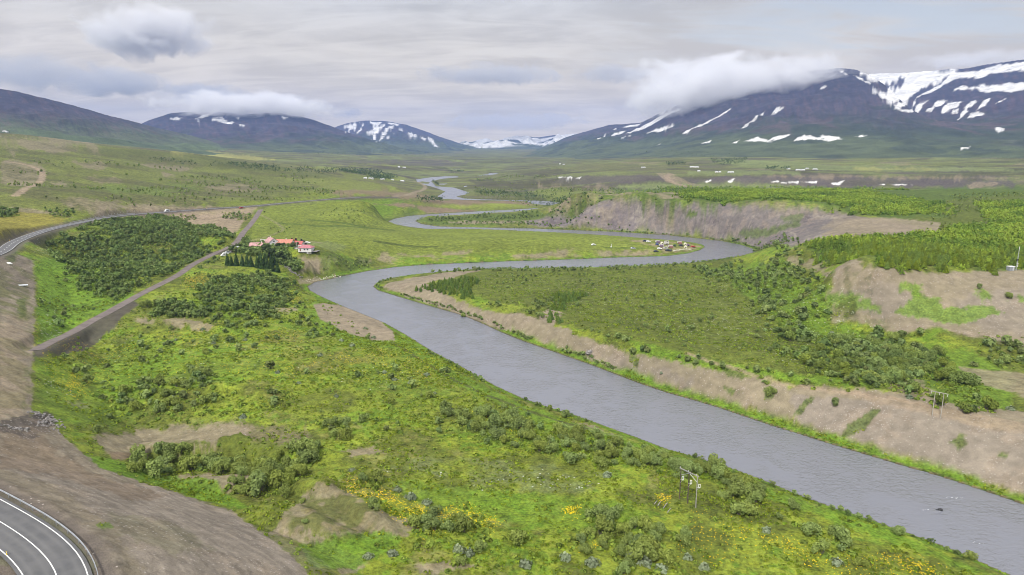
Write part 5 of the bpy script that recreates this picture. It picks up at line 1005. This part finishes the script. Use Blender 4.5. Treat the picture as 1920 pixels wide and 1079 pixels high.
p = at(1894, 508); R = empty('equipment_hut', (p.x, p.y, p.z), .15, 'small grey equipment hut with a white lid left of the mast', 'hut'); M_GREY = mat_plain('grey_panel', (0.26, 0.28, 0.30), .6)
mb = MB(); mb.box((0, 0, .95), (2.8, 2.0, 1.9)); mb.build('wall', M_GREY, R, bevel=.03); mb = MB(); mb.box((0, 0, 2.03), (3.1, 2.3, .26)); mb.box((0, 0, 2.2), (1.0, .8, .1)); mb.build('roof', M_WHT, R, bevel=.03); mb = MB(); mb.box((.7, -1.01, .9), (.8, .05, 1.6)); mb.build('door', M_GALV, R)
# ---------------------------------------------------------------- houses
def roofmat(n_, c): return mat_plain(n_, c, .55, var=.14, scale=.8)
M_PINK = roofmat('faded_red_roof', (0.44, 0.25, 0.24)); M_ORNG = roofmat('orange_red_roof', (0.46, 0.19, 0.13)); M_RED = roofmat('red_roof', (0.42, 0.11, 0.10)); M_CRIM = roofmat('crimson_roof', (0.40, 0.15, 0.17)); M_WALL = mat_plain('white_render', (0.64, 0.63, 0.61), .8, var=.05, scale=.7); M_FARR = roofmat('pale_roof', (0.48, 0.49, 0.50)); M_BROWN = mat_plain('brown_boards', (0.16, 0.07, 0.05), .8)
def house(p, rz, lx, ly, hw, hr, rm, label, wins=((-.3, 0), (.3, 0)), door=0.0, over=.35, gabwin=True, hip=0.0, chimney=True, name='farmhouse', cat='house', parts=True, group=None):
    R = empty(name, (p.x, p.y, p.z-.15), rz, label, cat, group); R.scale = (.9, .9, .9) if parts and name != 'farm_building' else (.72, .72, .72); x, y = lx/2, ly/2
    mb = MB(); mb.box((0, 0, hw/2-.4), (lx, ly, hw+.8)); 
    if hip == 0: mb.add([(-x, -y, hw-.01), (-x, y, hw-.01), (-x, 0, hw+hr-.08), (-x+.2, -y, hw-.01), (-x+.2, y, hw-.01), (-x+.2, 0, hw+hr-.08)], [(0,1,2), (5,4,3), (0,2,5,3), (2,1,4,5), (0,3,4,1)]); mb.add([(x, -y, hw-.01), (x, y, hw-.01), (x, 0, hw+hr-.08), (x-.2, -y, hw-.01), (x-.2, y, hw-.01), (x-.2, 0, hw+hr-.08)], [(0,1,2), (5,4,3), (0,2,5,3), (2,1,4,5), (0,3,4,1)])
    mb.build('wall', M_WALL, R)
    mb = MB(); X, Y = x+over, y+over; dz = -over*hr/y
    for s in (-1, 1):
        a, b = (-X, s*Y, hw+dz), (X, s*Y, hw+dz); c_, d_ = (X-hip, 0, hw+hr), (-X+hip, 0, hw+hr); up = lambda q: (q[0], q[1], q[2]+.16)
        mb.add([a, b, c_, d_, up(a), up(b), up(c_), up(d_)], [(0,1,2,3), (4,7,6,5), (0,4,5,1), (1,5,6,2), (2,6,7,3), (3,7,4,0)])
    if hip:
        for s in (-1, 1): a, b, c_ = (s*X, -Y, hw+dz+.08), (s*X, Y, hw+dz+.08), (s*(X-hip), 0, hw+hr+.08); mb.add([a, b, c_, (a[0], a[1], a[2]-.12), (b[0], b[1], b[2]-.12), (c_[0], c_[1], c_[2]-.12)], [(0,1,2), (5,4,3), (0,3,4,1), (1,4,5,2), (2,5,3,0)])
    rf = mb.build('roof', rm, R)
    if chimney: mb = MB(); mb.box((x*.3, .2, hw+hr+.3), (.6, .6, 1.1)); mb.build('chimney', M_WALL, rf)
    if parts:
        for f, k in wins:
            for s in (-1, 1):
                mb = MB(); mb.box((f*lx, s*(y+.02), hw*.55+k), (1.3, .06, 1.1)); w_ = mb.build('window', M_DARK, R)
                mb = MB(); mb.box((f*lx, s*(y+.035), hw*.55+k-.62), (1.5, .1, .1)); mb.build('sill', M_WALL, w_)
        mb = MB(); mb.box((door*lx, -y-.03, 1.05), (.95, .07, 2.1)); mb.build('door', M_BROWN, R)
        if gabwin and not hip:
            for s in (-1, 1): mb = MB(); mb.box((s*(x+.02), 0, hw+hr*.25), (.06, 1.1, 1.0)); mb.build('window', M_DARK, R)
    return R
house(at(486, 467), .10, 14, 7.5, 2.8, 2.3, M_PINK, 'leftmost white farmhouse with a long faded pink-red roof', wins=((-.3, 0), (.05, 0), (.33, 0)), door=-.1)
house(at(510, 463), 2.25, 11, 9, 4.6, 3.4, M_PINK, 'tallest white farmhouse showing its gable and pink-red roof', wins=((-.25, .8), (.25, .8), (-.25, -1.2)), door=.1)
house(at(532, 461.5), -.02, 16, 7.5, 3.0, 2.8, M_ORNG, 'long white farm building with an orange-red roof behind the dark tree', wins=((-.35, 0), (0, 0), (.35, 0)), door=.15)
house(at(561.5, 465), -.1, 6.5, 6, 3.4, 2.2, M_RED, 'small white building with a bright red roof behind the rightmost house', wins=((-.2, 0),), door=.25, chimney=False)
house(at(574.5, 470.5), -.06, 11, 8, 2.7, 2.0, M_CRIM, 'rightmost white farmhouse with a low crimson hipped roof and dark windows', wins=((.0, 0), (.22, 0)), door=-.33, hip=3.0, chimney=False)
p = at(444.5, 469); house(p, .25, 3.6, 2.8, 2.3, .5, M_FARR, 'small white hut with a dark window on the bank by the parking place', wins=((.2, .1),), door=-.25, chimney=False, name='small_hut', cat='hut')
p = at(505, 467.5); R = empty('low_barn', p, .1, 'low dark brown shed between the two pink-roofed farmhouses', 'shed'); mb = MB(); mb.box((0, 0, 1.1), (9, 3.2, 2.4)); mb.build('wall', M_BROWN, R); mb = MB(); mb.box((0, 0, 2.42), (9.5, 3.7, .16)); mb.build('roof', M_GREY, R)
p = at(586, 471.5); mb = MB(); mb.box((p.x, p.y, p.z+.05), (9, 6, .3), rz=-.1); o = mb.build('paved_terrace', mat_plain('grey_paving', (.24, .22, .22), .9)); tag(o, 'grey paved terrace at the right end of the rightmost farmhouse', 'terrace')
p = at(557, 472); R = empty('flag_pole', p, 0, 'thin white flag pole standing before the farmhouses', 'flag pole'); mb = MB(); mb.bar((0, 0, -.3), (0, 0, 6.5), .11, .06, 7); mb.build('pole', M_WHT, R); mb = MB(); mb.rock((0, 0, 6.6), .12, 1); mb.build('knob', M_WHT, R)
for a, b, lab in ((577, 477, 'left one of two white wrapped bales on the lawn below the farmhouses'), (582, 477, 'right one of two white wrapped bales on the lawn below the farmhouses')):
    p = at(a, b); mb = MB(); mb.bar((-.65, 0, .62), (.65, 0, .62), .68, n=14); o = mb.build('wrapped_bale', M_WHT, smooth=False, bevel=.06); o.location = p; o.rotation_euler = (0, 0, .4); tag(o, lab, 'bale', 'white bales on the farm lawn')
for kind, a, b, s, lab in (('tree', 530, 468, .95, 'big dark round tree standing before the orange-roofed building'), ('tree', 519.5, 466, .6, 'smaller dark tree left of the big round one'), ('tree', 551.5, 468, .95, 'broad olive tree before the right-hand farm buildings'), ('shrub', 535, 471, .8, 'light green bush on the lawn under the big dark tree'), ('shrub', 541, 463.5, .9, 'small bush against the orange-roofed wall'), ('tree', 514, 486, .9, 'tree at the top of the brook gully'), ('tree', 505, 483, .9, 'tree between spruce row and farmhouses'), ('tree', 497, 478, .9, 'tree just below the leftmost farmhouse'), ('tree', 525, 492, 1.0, 'tree at the head of the brook ravine')):
    p = at(a, b); plant(kind, p.x, p.y, s, random.random()*6, lab, None)
# ---------------------------------------------------------------- vehicles
M_TYRE = mat_plain('tyre_rubber', (0.02, 0.02, 0.02), .9)
def car(p, rz, paint, label, kind='car', L=4.5, Wd=1.8, Hh=1.6, cat='car', group=None, name='parked_car'):
    R = empty(name, p, rz, label, cat, group); x = L/2
    prof = [(-x, .35), (-x, .95), (-x+.15, 1.02), (-x*.62 if kind == 'car' else -x+.25, Hh), (x*.28 if kind == 'car' else x*.45, Hh), (x*.58, 1.05), (x-.1, .88), (x, .6), (x, .35)]
    mb = MB(); mb.prism(prof, -Wd/2, Wd/2); mb.build('body', paint, R, bevel=.06)
    a, b = -x*.60 if kind == 'car' else -x+.5, x*.26 if kind == 'car' else x*.42
    for s in (-1, 1): mb = MB(); mb.prism([(a-.12, 1.06), (a+.1, Hh-.12), (b-.05, Hh-.12), (x*.48, 1.08)], s*(Wd/2-.01), s*(Wd/2+.02)); mb.build('side_window', M_DARK, R)
    mb = MB(); xa, xb = x*.56, x*.30; mb.add([(xa+.02, -Wd*.42, 1.1), (xa+.02, Wd*.42, 1.1), (xb+.05, Wd*.42, Hh-.08), (xb+.05, -Wd*.42, Hh-.08), (xa-.1, -Wd*.42, 1.06), (xa-.1, Wd*.42, 1.06), (xb-.1, Wd*.42, Hh-.14), (xb-.1, -Wd*.42, Hh-.14)], [(0,1,2,3), (7,6,5,4), (0,4,5,1), (1,5,6,2), (2,6,7,3), (3,7,4,0)]); mb.build('windscreen', M_DARK, R)
    for wx in (-x*.6, x*.62):
        for s in (-1, 1):
            mb = MB(); mb.bar((wx, s*(Wd/2-.2), .34), (wx, s*(Wd/2+.03), .34), .34, n=14); w_ = mb.build('wheel', M_TYRE, R); mb = MB(); mb.bar((wx, s*(Wd/2+.02), .34), (wx, s*(Wd/2+.05), .34), .19, n=10); mb.build('rim', M_GALV, w_)
    for s in (-1, 1):
        mb = MB(); mb.box((x-.02, s*Wd*.34, .72), (.08, .3, .14)); mb.build('headlight', M_CER, R)
    return R
def car_paint(n_, c): return mat_plain(n_, c, .3, var=.03, spec=.6)
C_W = car_paint('white_car_paint', (.75, .75, .76)); C_R = car_paint('red_car_paint', (.42, .04, .03)); C_D = car_paint('dark_car_paint', (.03, .035, .045)); C_CR = car_paint('cream_body', (.48, .46, .42)); C_S = car_paint('silver_car_paint', (.45, .47, .50))
i_ = int(np.argmin(np.hypot(FINE[:,0]-on_plane(317,398,30.5)[0], FINE[:,1]-on_plane(317,398,30.5)[1]))); q_ = offsets(FINE)[i_]
hd = math.atan2(FINE[i_+1,1]-FINE[i_,1], FINE[i_+1,0]-FINE[i_,0])
car(Vector((FINE[i_,0]-q_[0]*1.8, FINE[i_,1]-q_[1]*1.8, FINE[i_,2]+.05)), hd+math.pi, C_W, 'white van driving on the highway above the birch thicket', 'van', 5.2, 2.0, 2.2, 'van', name='moving_van')
i_ = int(np.argmin(np.hypot(FINE[:,0]-on_plane(443,390,28)[0], FINE[:,1]-on_plane(443,390,28)[1]))); q_ = offsets(FINE)[i_]; x, y = FINE[i_,0]+q_[0]*9, FINE[i_,1]+q_[1]*9
car(Vector((x, y, height(x, y)+.05)), .9, C_R, 'red and white car parked just below the highway near the fork', L=4.3)
for a, b, rz, pt, lab in ((419.5, 481, .9, C_W, 'white car nearest the spruce row at the parking place'), (422.5, 478, .7, C_W, 'second white car at the parking place, left of the hut'), (428, 475.5, .6, C_S, 'silver car closest to the small white hut'),
      (498, 458.5, .2, C_D, 'dark car behind the shed of the farm'), (496, 456.5, .3, C_S, 'silver car parked beside the white trailer'), (572, 460, 1.2, C_D, 'dark car in the farmyard behind the rightmost house'), (576.5, 457, .1, C_W, 'white car at the right end of the farmyard row'),
      (1113, 461, .5, C_W, 'white car alone at the left of the tongue meadow'), (1187, 467.5, .2, C_S, 'silver car with a dark window on the tongue meadow'), (1215.5, 454.5, .1, C_W, 'white car at the back left of the river camp'), (1209.5, 454, .3, C_D, 'dark car next to the white one at the back of the camp'), (1230, 473.5, .2, C_D, 'dark car at the front left of the camp'), (1236.5, 468, -.2, C_W, 'white car in the middle of the camp'), (1252, 471.5, .4, C_D, 'dark car near the front of the camp'), (1257, 471.3, 1.0, C_D, 'small dark car right of the front one'), (1299.5, 464.5, .1, C_R, 'red car near the tip of the river tongue'), (1277, 462.5, .3, C_D, 'dark car behind the pale stone row')):
    car(at(a, b), rz, pt, lab, L=4.4)
def caravan(p, rz, label, awn=None, L=5.4):
    R = empty('caravan', p, rz, label, 'caravan'); R.scale = (.8, .8, .8); x = L/2
    mb = MB(); mb.prism([(-x, .5), (-x-.1, 1.4), (-x+.3, 2.5), (x-.3, 2.5), (x+.1, 1.4), (x, .5)], -1.05, 1.05); mb.build('body', C_CR, R, bevel=.08)
    for s in (-1, 1):
        mb = MB(); mb.box((.3, s*1.06, 1.6), (1.4, .05, .6)); mb.build('window', M_DARK, R); mb = MB(); mb.bar((-.2, s*.9, .35), (-.2, s*1.1, .35), .34, n=12); mb.build('wheel', M_TYRE, R)
    mb = MB(); mb.bar((x, 0, .5), (x+1.1, 0, .5), .05); mb.build('tow_bar', M_GALV, R)
    if awn: mb = MB(); mb.prism([(-1.05, .05), (-3.2, .05), (-3.2, 1.7), (-1.05, 2.4)], -x*.7, x*.7, axis='x'); mb.build('awning', awn, R)
    return R
M_AWR = mat_plain('red_canvas', (.24, .12, .10), .9); M_AWP = mat_plain('purple_canvas', (.16, .11, .15), .9); M_AWG = mat_plain('cream_canvas', (.58, .55, .42), .9)
for a, b, rz, aw, lab in ((1274, 458, .05, M_AWR, 'white caravan with a long red awning at the river side of the camp'), (1250, 456, .2, None, 'white caravan at the back of the camp'), (1249.5, 459.5, .1, None, 'second white caravan in front of the back one'), (1233, 456, .3, M_AWP, 'caravan with a dark awning at the left of the camp'), (1247.5, 467.5, .1, None, 'white caravan beside the middle car'), (1240, 463.5, -.1, M_AWP, 'caravan with a purple awning in the middle of the camp'), (1257, 465.5, .2, M_AWR, 'caravan with a small red awning right of the middle'), (493, 455, .1, None, 'white trailer on the lawn behind the leftmost farmhouse')):
    caravan(at(a, b), rz, lab, aw)
for a, b, mt, lab in ((1284.5, 460, M_AWG, 'round cream tent near the tip of the river tongue'), (1241, 458.5, M_AWG, 'cream tent between the caravans'), (1285.5, 465, M_AWG, 'little cream tent in front of the round one'), (1265, 463, mat_plain('green_canvas', (.06, .09, .04), .9), 'large dark green tent in the middle of the camp meadow'), (1232, 460.5, mat_plain('blue_canvas', (.07, .09, .18), .9), 'blue tent at the left of the camp'), (1290, 461.8, M_AWP, 'dark low tent left of the red car')):
    p = at(a, b); R = empty('tent', p, random.uniform(-.3, .3), lab, 'tent'); mb = MB(); r_ = 1.6
    rings = [(r_, 0), (r_*.97, .7), (r_*.75, 1.5), (r_*.35, 2.0), (.02, 2.15)]; v = [(math.cos(k*math.pi/6)*q, math.sin(k*math.pi/6)*q*.85, z_) for q, z_ in rings for k in range(12)]
    mb.add(v, [(j*12+k, j*12+(k+1) % 12, (j+1)*12+(k+1) % 12, (j+1)*12+k) for j in range(4) for k in range(12)]); mb.build('canopy', mt, R); mb = MB(); mb.box((0, -1.38, .6), (.9, .12, 1.2), taper=.6); mb.build('entrance', M_DARK, R)
M_STONE = mat_plain('boulder_stone', (.20, .185, .175), .95, var=.35, scale=1.5, c2=(.18, .17, .14)); M_PST = mat_plain('pale_stone', (.50, .48, .38), .95, var=.2)
for k in range(13):
    f = k/12; p = at(1263+32*f, 472-2.5*f-1.2*math.sin(f*3)); mb = MB(); mb.rock((0, 0, .35), random.uniform(.7, 1.1), k); o = mb.build('pale_boulder', M_PST); o.location = p; tag(o, 'pale boulder in the row along the camp meadow edge', 'boulder', 'row of pale boulders at the camp')
p = at(1146, 464); mb = MB(); mb.bar((0, 0, -.2), (0, 0, 3.0), .28, .2, 8); mb.box((0, 0, .25), (1.4, 1.0, .5)); o = mb.build('white_post', M_WHT); o.location = p; tag(o, 'thick white post by the ditch in the tongue meadow', 'post')
# tractors in the yard
def tractor(p, rz, c, label):
    R = empty('tractor', p, rz, label, 'tractor'); mb = MB(); mb.box((.9, 0, 1.15), (1.9, .8, .7)); mb.box((-.4, 0, .9), (1.6, 1.0, .5)); mb.build('body', c, R, bevel=.05)
    mb = MB(); mb.box((-.6, 0, 2.0), (1.3, 1.3, 1.3), taper=.85); cb = mb.build('cab', M_DARK, R); mb = MB(); mb.box((-.6, 0, 2.7), (1.4, 1.4, .12)); mb.build('cab_roof', c, cb)
    for wx, r_, y_ in ((-.7, .8, .85), (1.4, .5, .7)):
        for s in (-1, 1): mb = MB(); mb.bar((wx, s*(y_-.2), r_), (wx, s*(y_+.15), r_), r_, n=14); w_ = mb.build('wheel', M_TYRE, R); mb = MB(); mb.bar((wx, s*(y_+.14), r_), (wx, s*(y_+.18), r_), r_*.5, n=10); mb.build('rim', M_YEL, w_)
tractor(at(549, 454), .3, C_R, 'red tractor parked behind the orange-roofed farm building'); tractor(at(555, 454), 1.9, C_R, 'second red tractor, right of the other in the yard'); tractor(at(567, 455), .1, C_D, 'dark tractor in the middle of the farmyard row')
# distant farm buildings
def barn(a, b, lx, rz, label, rm=M_FARR, ly=9, hw=2.5, hr=2.0):
    p = at(a, b); house(p, rz, lx, ly, hw, hr, rm, label, wins=((-.25, 0), (.25, 0)), door=0, chimney=False, name='farm_building', cat='building')
M_DKR = roofmat('dark_roof', (.2, .2, .22))
for a, b, lx, rz, lab in ((685, 336.5, 9, .1, 'leftmost small white house of the farm beyond the hay fields'), (696, 336.5, 14, 0, 'long white barn at the dark shelter belt on the left valley side'), (717, 338, 13, .05, 'long white barn right of the shelter belt'), (736, 339, 9, -.1, 'white farm building with trees left of the river'), (755, 341, 14, -.5, 'large white shed nearest the braided river'), (748, 314.5, 9, 0, 'tiny white house far up the left valley side'), (758, 315.5, 13, 0, 'tiny long white barn far up the left valley side'),
      (1298, 315, 16, 0, 'white barn at the left of the dark shelter belts'), (1306, 315.3, 12, .1, 'white farmhouse right of that barn below the mountain'), (1310, 322.5, 8, 0, 'lone white house on the terrace edge by the field'), (1343, 324.5, 7, 0, 'small white house, left one of the roadside pair'), (1349, 324.5, 7, .1, 'small white house, right one of the roadside pair'), (1370, 325, 17, 0, 'long white shed on the terrace'), (1478, 318.5, 10, 0, 'white house before the square shelter belt'), (1496, 320.5, 14, 0, 'white barn, left of the right-hand farm cluster'), (1505, 320.5, 12, .05, 'white barn, right of the right-hand farm cluster'), (1513, 318, 9, 0, 'white farmhouse behind the two barns'), (1528, 319.5, 13, 0, 'white barn farthest right on the terrace'), (1050, 309, 9, 0, 'tiny white house at the foot of the dark ridge'), (1057, 309.8, 10, 0, 'tiny white barn right of that house'), (1206, 316, 14, 0, 'small white building on the far meadow left of the shelter belt'), (9, 248, 11, .1, 'white house on the skyline at the left edge'), (13, 249, 8, 0, 'smaller white building beside the skyline house')):
    barn(a, b, lx, rz, lab)
# ---------------------------------------------------------------- culverts, rocks, logs
p = at(43, 538); d = Vector((p.x, p.y, 0)).normalized(); s_ = Vector((d.y, -d.x, 0)); R = empty('culvert_pipe', p, 0, 'white steel culvert pipe sticking out of the embankment', 'pipe'); mb = MB(); n = 14; v = []
for r_, t_ in ((.55, -3.0), (.55, 2.2), (.46, 2.2), (.46, -3.0)): v += [tuple(s_*t_+Vector((0, 0, .4-t_*.04))+(d*math.cos(k*2*math.pi/n)+Vector((0, 0, 1))*math.sin(k*2*math.pi/n))*r_) for k in range(n)]
mb.add(v, [(j*n+k, j*n+(k+1) % n, ((j+1) % 4)*n+(k+1) % n, ((j+1) % 4)*n+k) for j in range(4) for k in range(n)]); mb.build('tube', M_GALV, R)
p = at(17, 496); mb = MB(); mb.box((0, 0, .5), (2.2, 1.2, 1.0), taper=.8); mb.box((1.3, 0, .3), (.8, .9, .6), taper=.7); o = mb.build('concrete_block', M_WHT, bevel=.06); o.location = p; tag(o, 'pale concrete block on the grass below the distant curve', 'block')
def rocks(q, n, r0, r1, mat, label, name='boulder_pile'):
    mb = MB(); P = [at(a, b) for a, b in P_(q)]; 
    for k in range(n):
        i = random.randrange(len(P)-1); f = random.random(); p = P[i].lerp(P[i+1], f); x, y = p.x+random.gauss(0, 1.1), p.y+random.gauss(0, 1.1); mb.rock((x, y, height(x, y)+.1), random.uniform(r0, r1), k)
    o = mb.build(name, mat); tag(o, label, 'rocks', kind='stuff')
rocks('0,797 15,800 30,805 45,808', 45, .18, .5, M_STONE, 'heap of grey stones at the foot of the embankment, left edge'); rocks('62,775 78,778 92,782 98,790 80,796 62,800', 110, .18, .5, M_STONE, 'dark stones lining the brook mouth under the embankment')
rocks('520,488 530,496 540,504 550,512 562,520', 90, .3, .8, M_STONE, 'grey boulders in the brook ravine below the farm'); rocks('566,527 590,524 615,522 640,519', 60, .2, .5, M_PST, 'pale cobbles on the gravel tip where the brook joins'); rocks('70,790 110,800 96,812', 40, .15, .35, M_STONE, 'scattered small stones beside the brook')
p = at(1105, 664); mb = MB(); mb.rock((0, 0, .6), 1.7, 4, .7); mb.rock((1.5, .3, .3), .9, 5); o = mb.build('dark_boulder', M_STONE); o.location = p; tag(o, 'large dark boulder half buried in the gravel bluff', 'boulder')
x, y = on_plane(1763, 957, 0); mb = MB(); mb.rock((0, 0, .1), .75, 9, .5); mb.rock((-.6, .2, 0), .5, 3, .4); o = mb.build('river_rock', mat_plain('wet_rock', (.03, .03, .032), .4)); o.location = (x, y, 0); tag(o, 'dark wet rock breaking the river surface at the lower right', 'rock')
M_FOAM = mat_plain('foam', (.50, .52, .56), .7)
for a, b, n, lab in ((1752, 958, 5, 'white water beside the dark river rock'), (1790, 934, 12, 'streak of white water upstream of the dark rock'), (1843, 1019, 4, 'small white riffle near the bottom right shore')):
    mb = MB(); x0, y0 = on_plane(a, b, 0)
    for k in range(n):
        cx, cy_ = x0+random.gauss(0, 1.2), y0+random.gauss(0, .5); L_ = random.uniform(.15, .35); mb.rock((cx, cy_, .0), L_*.5, k, .18)
    o = mb.build('white_water', M_FOAM); tag(o, lab, 'foam', kind='stuff')
for a0_, b0_, a1_, b1_ in ((1233, 950, 1238, 943), (1243, 955, 1251, 946), (1251, 963, 1257, 956), (1227, 946, 1231, 941)):
    p, q = at(a0_, b0_, .25), at(a1_, b1_, .35); mb = MB(); mb.bar(p, q, .12, .09, 7); mb.bar(p.lerp(q, .5), p.lerp(q, .7)+Vector((.5, .1, .4)), .04, .02, 5); o = mb.build('fallen_log', M_PALE); tag(o, 'pale weathered log lying in the grass left of the three poles', 'log', 'logs near the three poles')
# ---------------------------------------------------------------- the air of the valley
AIR_TOP = 760.0
mb = MB(); mb.box((0, 6000, (AIR_TOP-4)/2), (26800, 14800, AIR_TOP+4))
m, t = new_mat('haze')
t.l.new(t.node('ShaderNodeVolumePrincipled', {'Color': (0.36, 0.52, 1.0, 1), 'Density': 7.0e-5, 'Anisotropy': 0.3}).outputs[0], t.node('ShaderNodeOutputMaterial').inputs['Volume'])
o = mb.build('haze', m); tag(o, 'thin blue air filling the valley', 'haze', kind='stuff')

# ---------------------------------------------------------------- low clouds
def cloud_mat(name, dens, seed, sz, alb):
    m, t = new_mat(name); oc = t.node('ShaderNodeTexCoord').outputs['Object']
    geo = t.node('ShaderNodeNewGeometry').outputs['Position']
    r = t.node('ShaderNodeVectorMath', operation='LENGTH', ins={0: oc}).outputs['Value']
    n = t.noise(t.vmath('MULTIPLY', t.vmath('ADD', geo, (seed*531.0, 0, 0)), (1/sz, 1/sz, 1.5/sz)), 1.0, 8, 0.68, 0.9)
    f = t.math('SUBTRACT', t.math('ADD', t.math('MULTIPLY', n, 5.0), -1.75), t.math('MULTIPLY', t.math('POWER', r, 1.6), 1.25))
    d = t.math('MULTIPLY', t.remap(f, 0.0, 0.7, 0.0, 1.0), dens)
    t.l.new(t.node('ShaderNodeVolumePrincipled', {'Color': (alb, alb, min(1, alb*1.02), 1), 'Density': d, 'Anisotropy': 0.0}).outputs[0], t.node('ShaderNodeOutputMaterial').inputs['Volume']); return m
import bmesh
def cloud_mesh():
    me = bpy.data.meshes.new('cloud'); bm = bmesh.new(); bmesh.ops.create_icosphere(bm, subdivisions=3, radius=1.0); bm.to_mesh(me); bm.free(); return me
CLOUDS = [(1265,188,95,30,4850,380,.006,1,'grey white cloud hanging on the left shoulder of the right mountain'),(1345,166,115,46,4800,420,.006,16,'broad middle of the cloud lying over the right mountain'),(1430,156,125,42,4700,420,.007,2,'thick white cloud wrapped around the ridge of the right mountain'),(1520,148,80,34,4500,280,.007,3,'ragged cloud tip touching the summit of the right mountain'),(1290,140,110,26,5200,380,.006,17,'thin veil of cloud rising off the right mountain'),
 (245,50,68,42,6200,420,.012,4,'dark grey cloud high in the upper left sky'),(335,56,60,34,6300,380,.010,5,'grey cloud lobe joined to the right of the dark upper left cloud'),
 (440,195,135,19,5900,380,.014,6,'low cloud bank lying on the snow-patched left mountain'),(560,205,75,15,5800,300,.008,7,'thin end of the cloud bank over the left mountain'),
 (915,140,125,17,9500,600,.006,8,'long grey cloud in the middle of the sky'),(960,229,130,14,14500,900,.004,9,'flat grey cloud low over the valley head'),(1155,138,70,16,9500,400,.005,10,'small grey cloud left of the mountain cloud'),
 (50,138,120,24,9000,700,.003,11,'wide grey cloud over the left slope'),(215,158,80,22,10500,500,.005,12,'grey cloud above the middle of the left slope'),(370,176,70,16,11500,500,.005,13,'grey cloud puff above the left cloud bank'),(655,214,32,8,12500,300,.004,14,'tiny grey cloud between the two left mountains'),(1840,112,90,12,8200,400,.003,15,'white cloud behind the snowy right ridge')]
for a, b, ha, hb, d, dep, dens, sd, lab in CLOUDS:
    x, y, z = at_range(a, b, d); k = d/FPX
    o = bpy.data.objects.new('cloud', cloud_mesh()); COL.objects.link(o); o.location = (x, y, z); o.scale = (ha*k*1.25, dep*1.2, hb*k*1.35); o.rotation_euler = (0, 0, -math.atan2(x, y))
    o.data.materials.append(cloud_mat('cloud', dens, sd, hb*k*2.3, 0.985 if sd in (1, 2, 3, 15, 16, 17) else 0.97 if sd in (6, 7) else 0.90 if sd in (4, 5) else 0.72)); tag(o, lab, 'cloud')
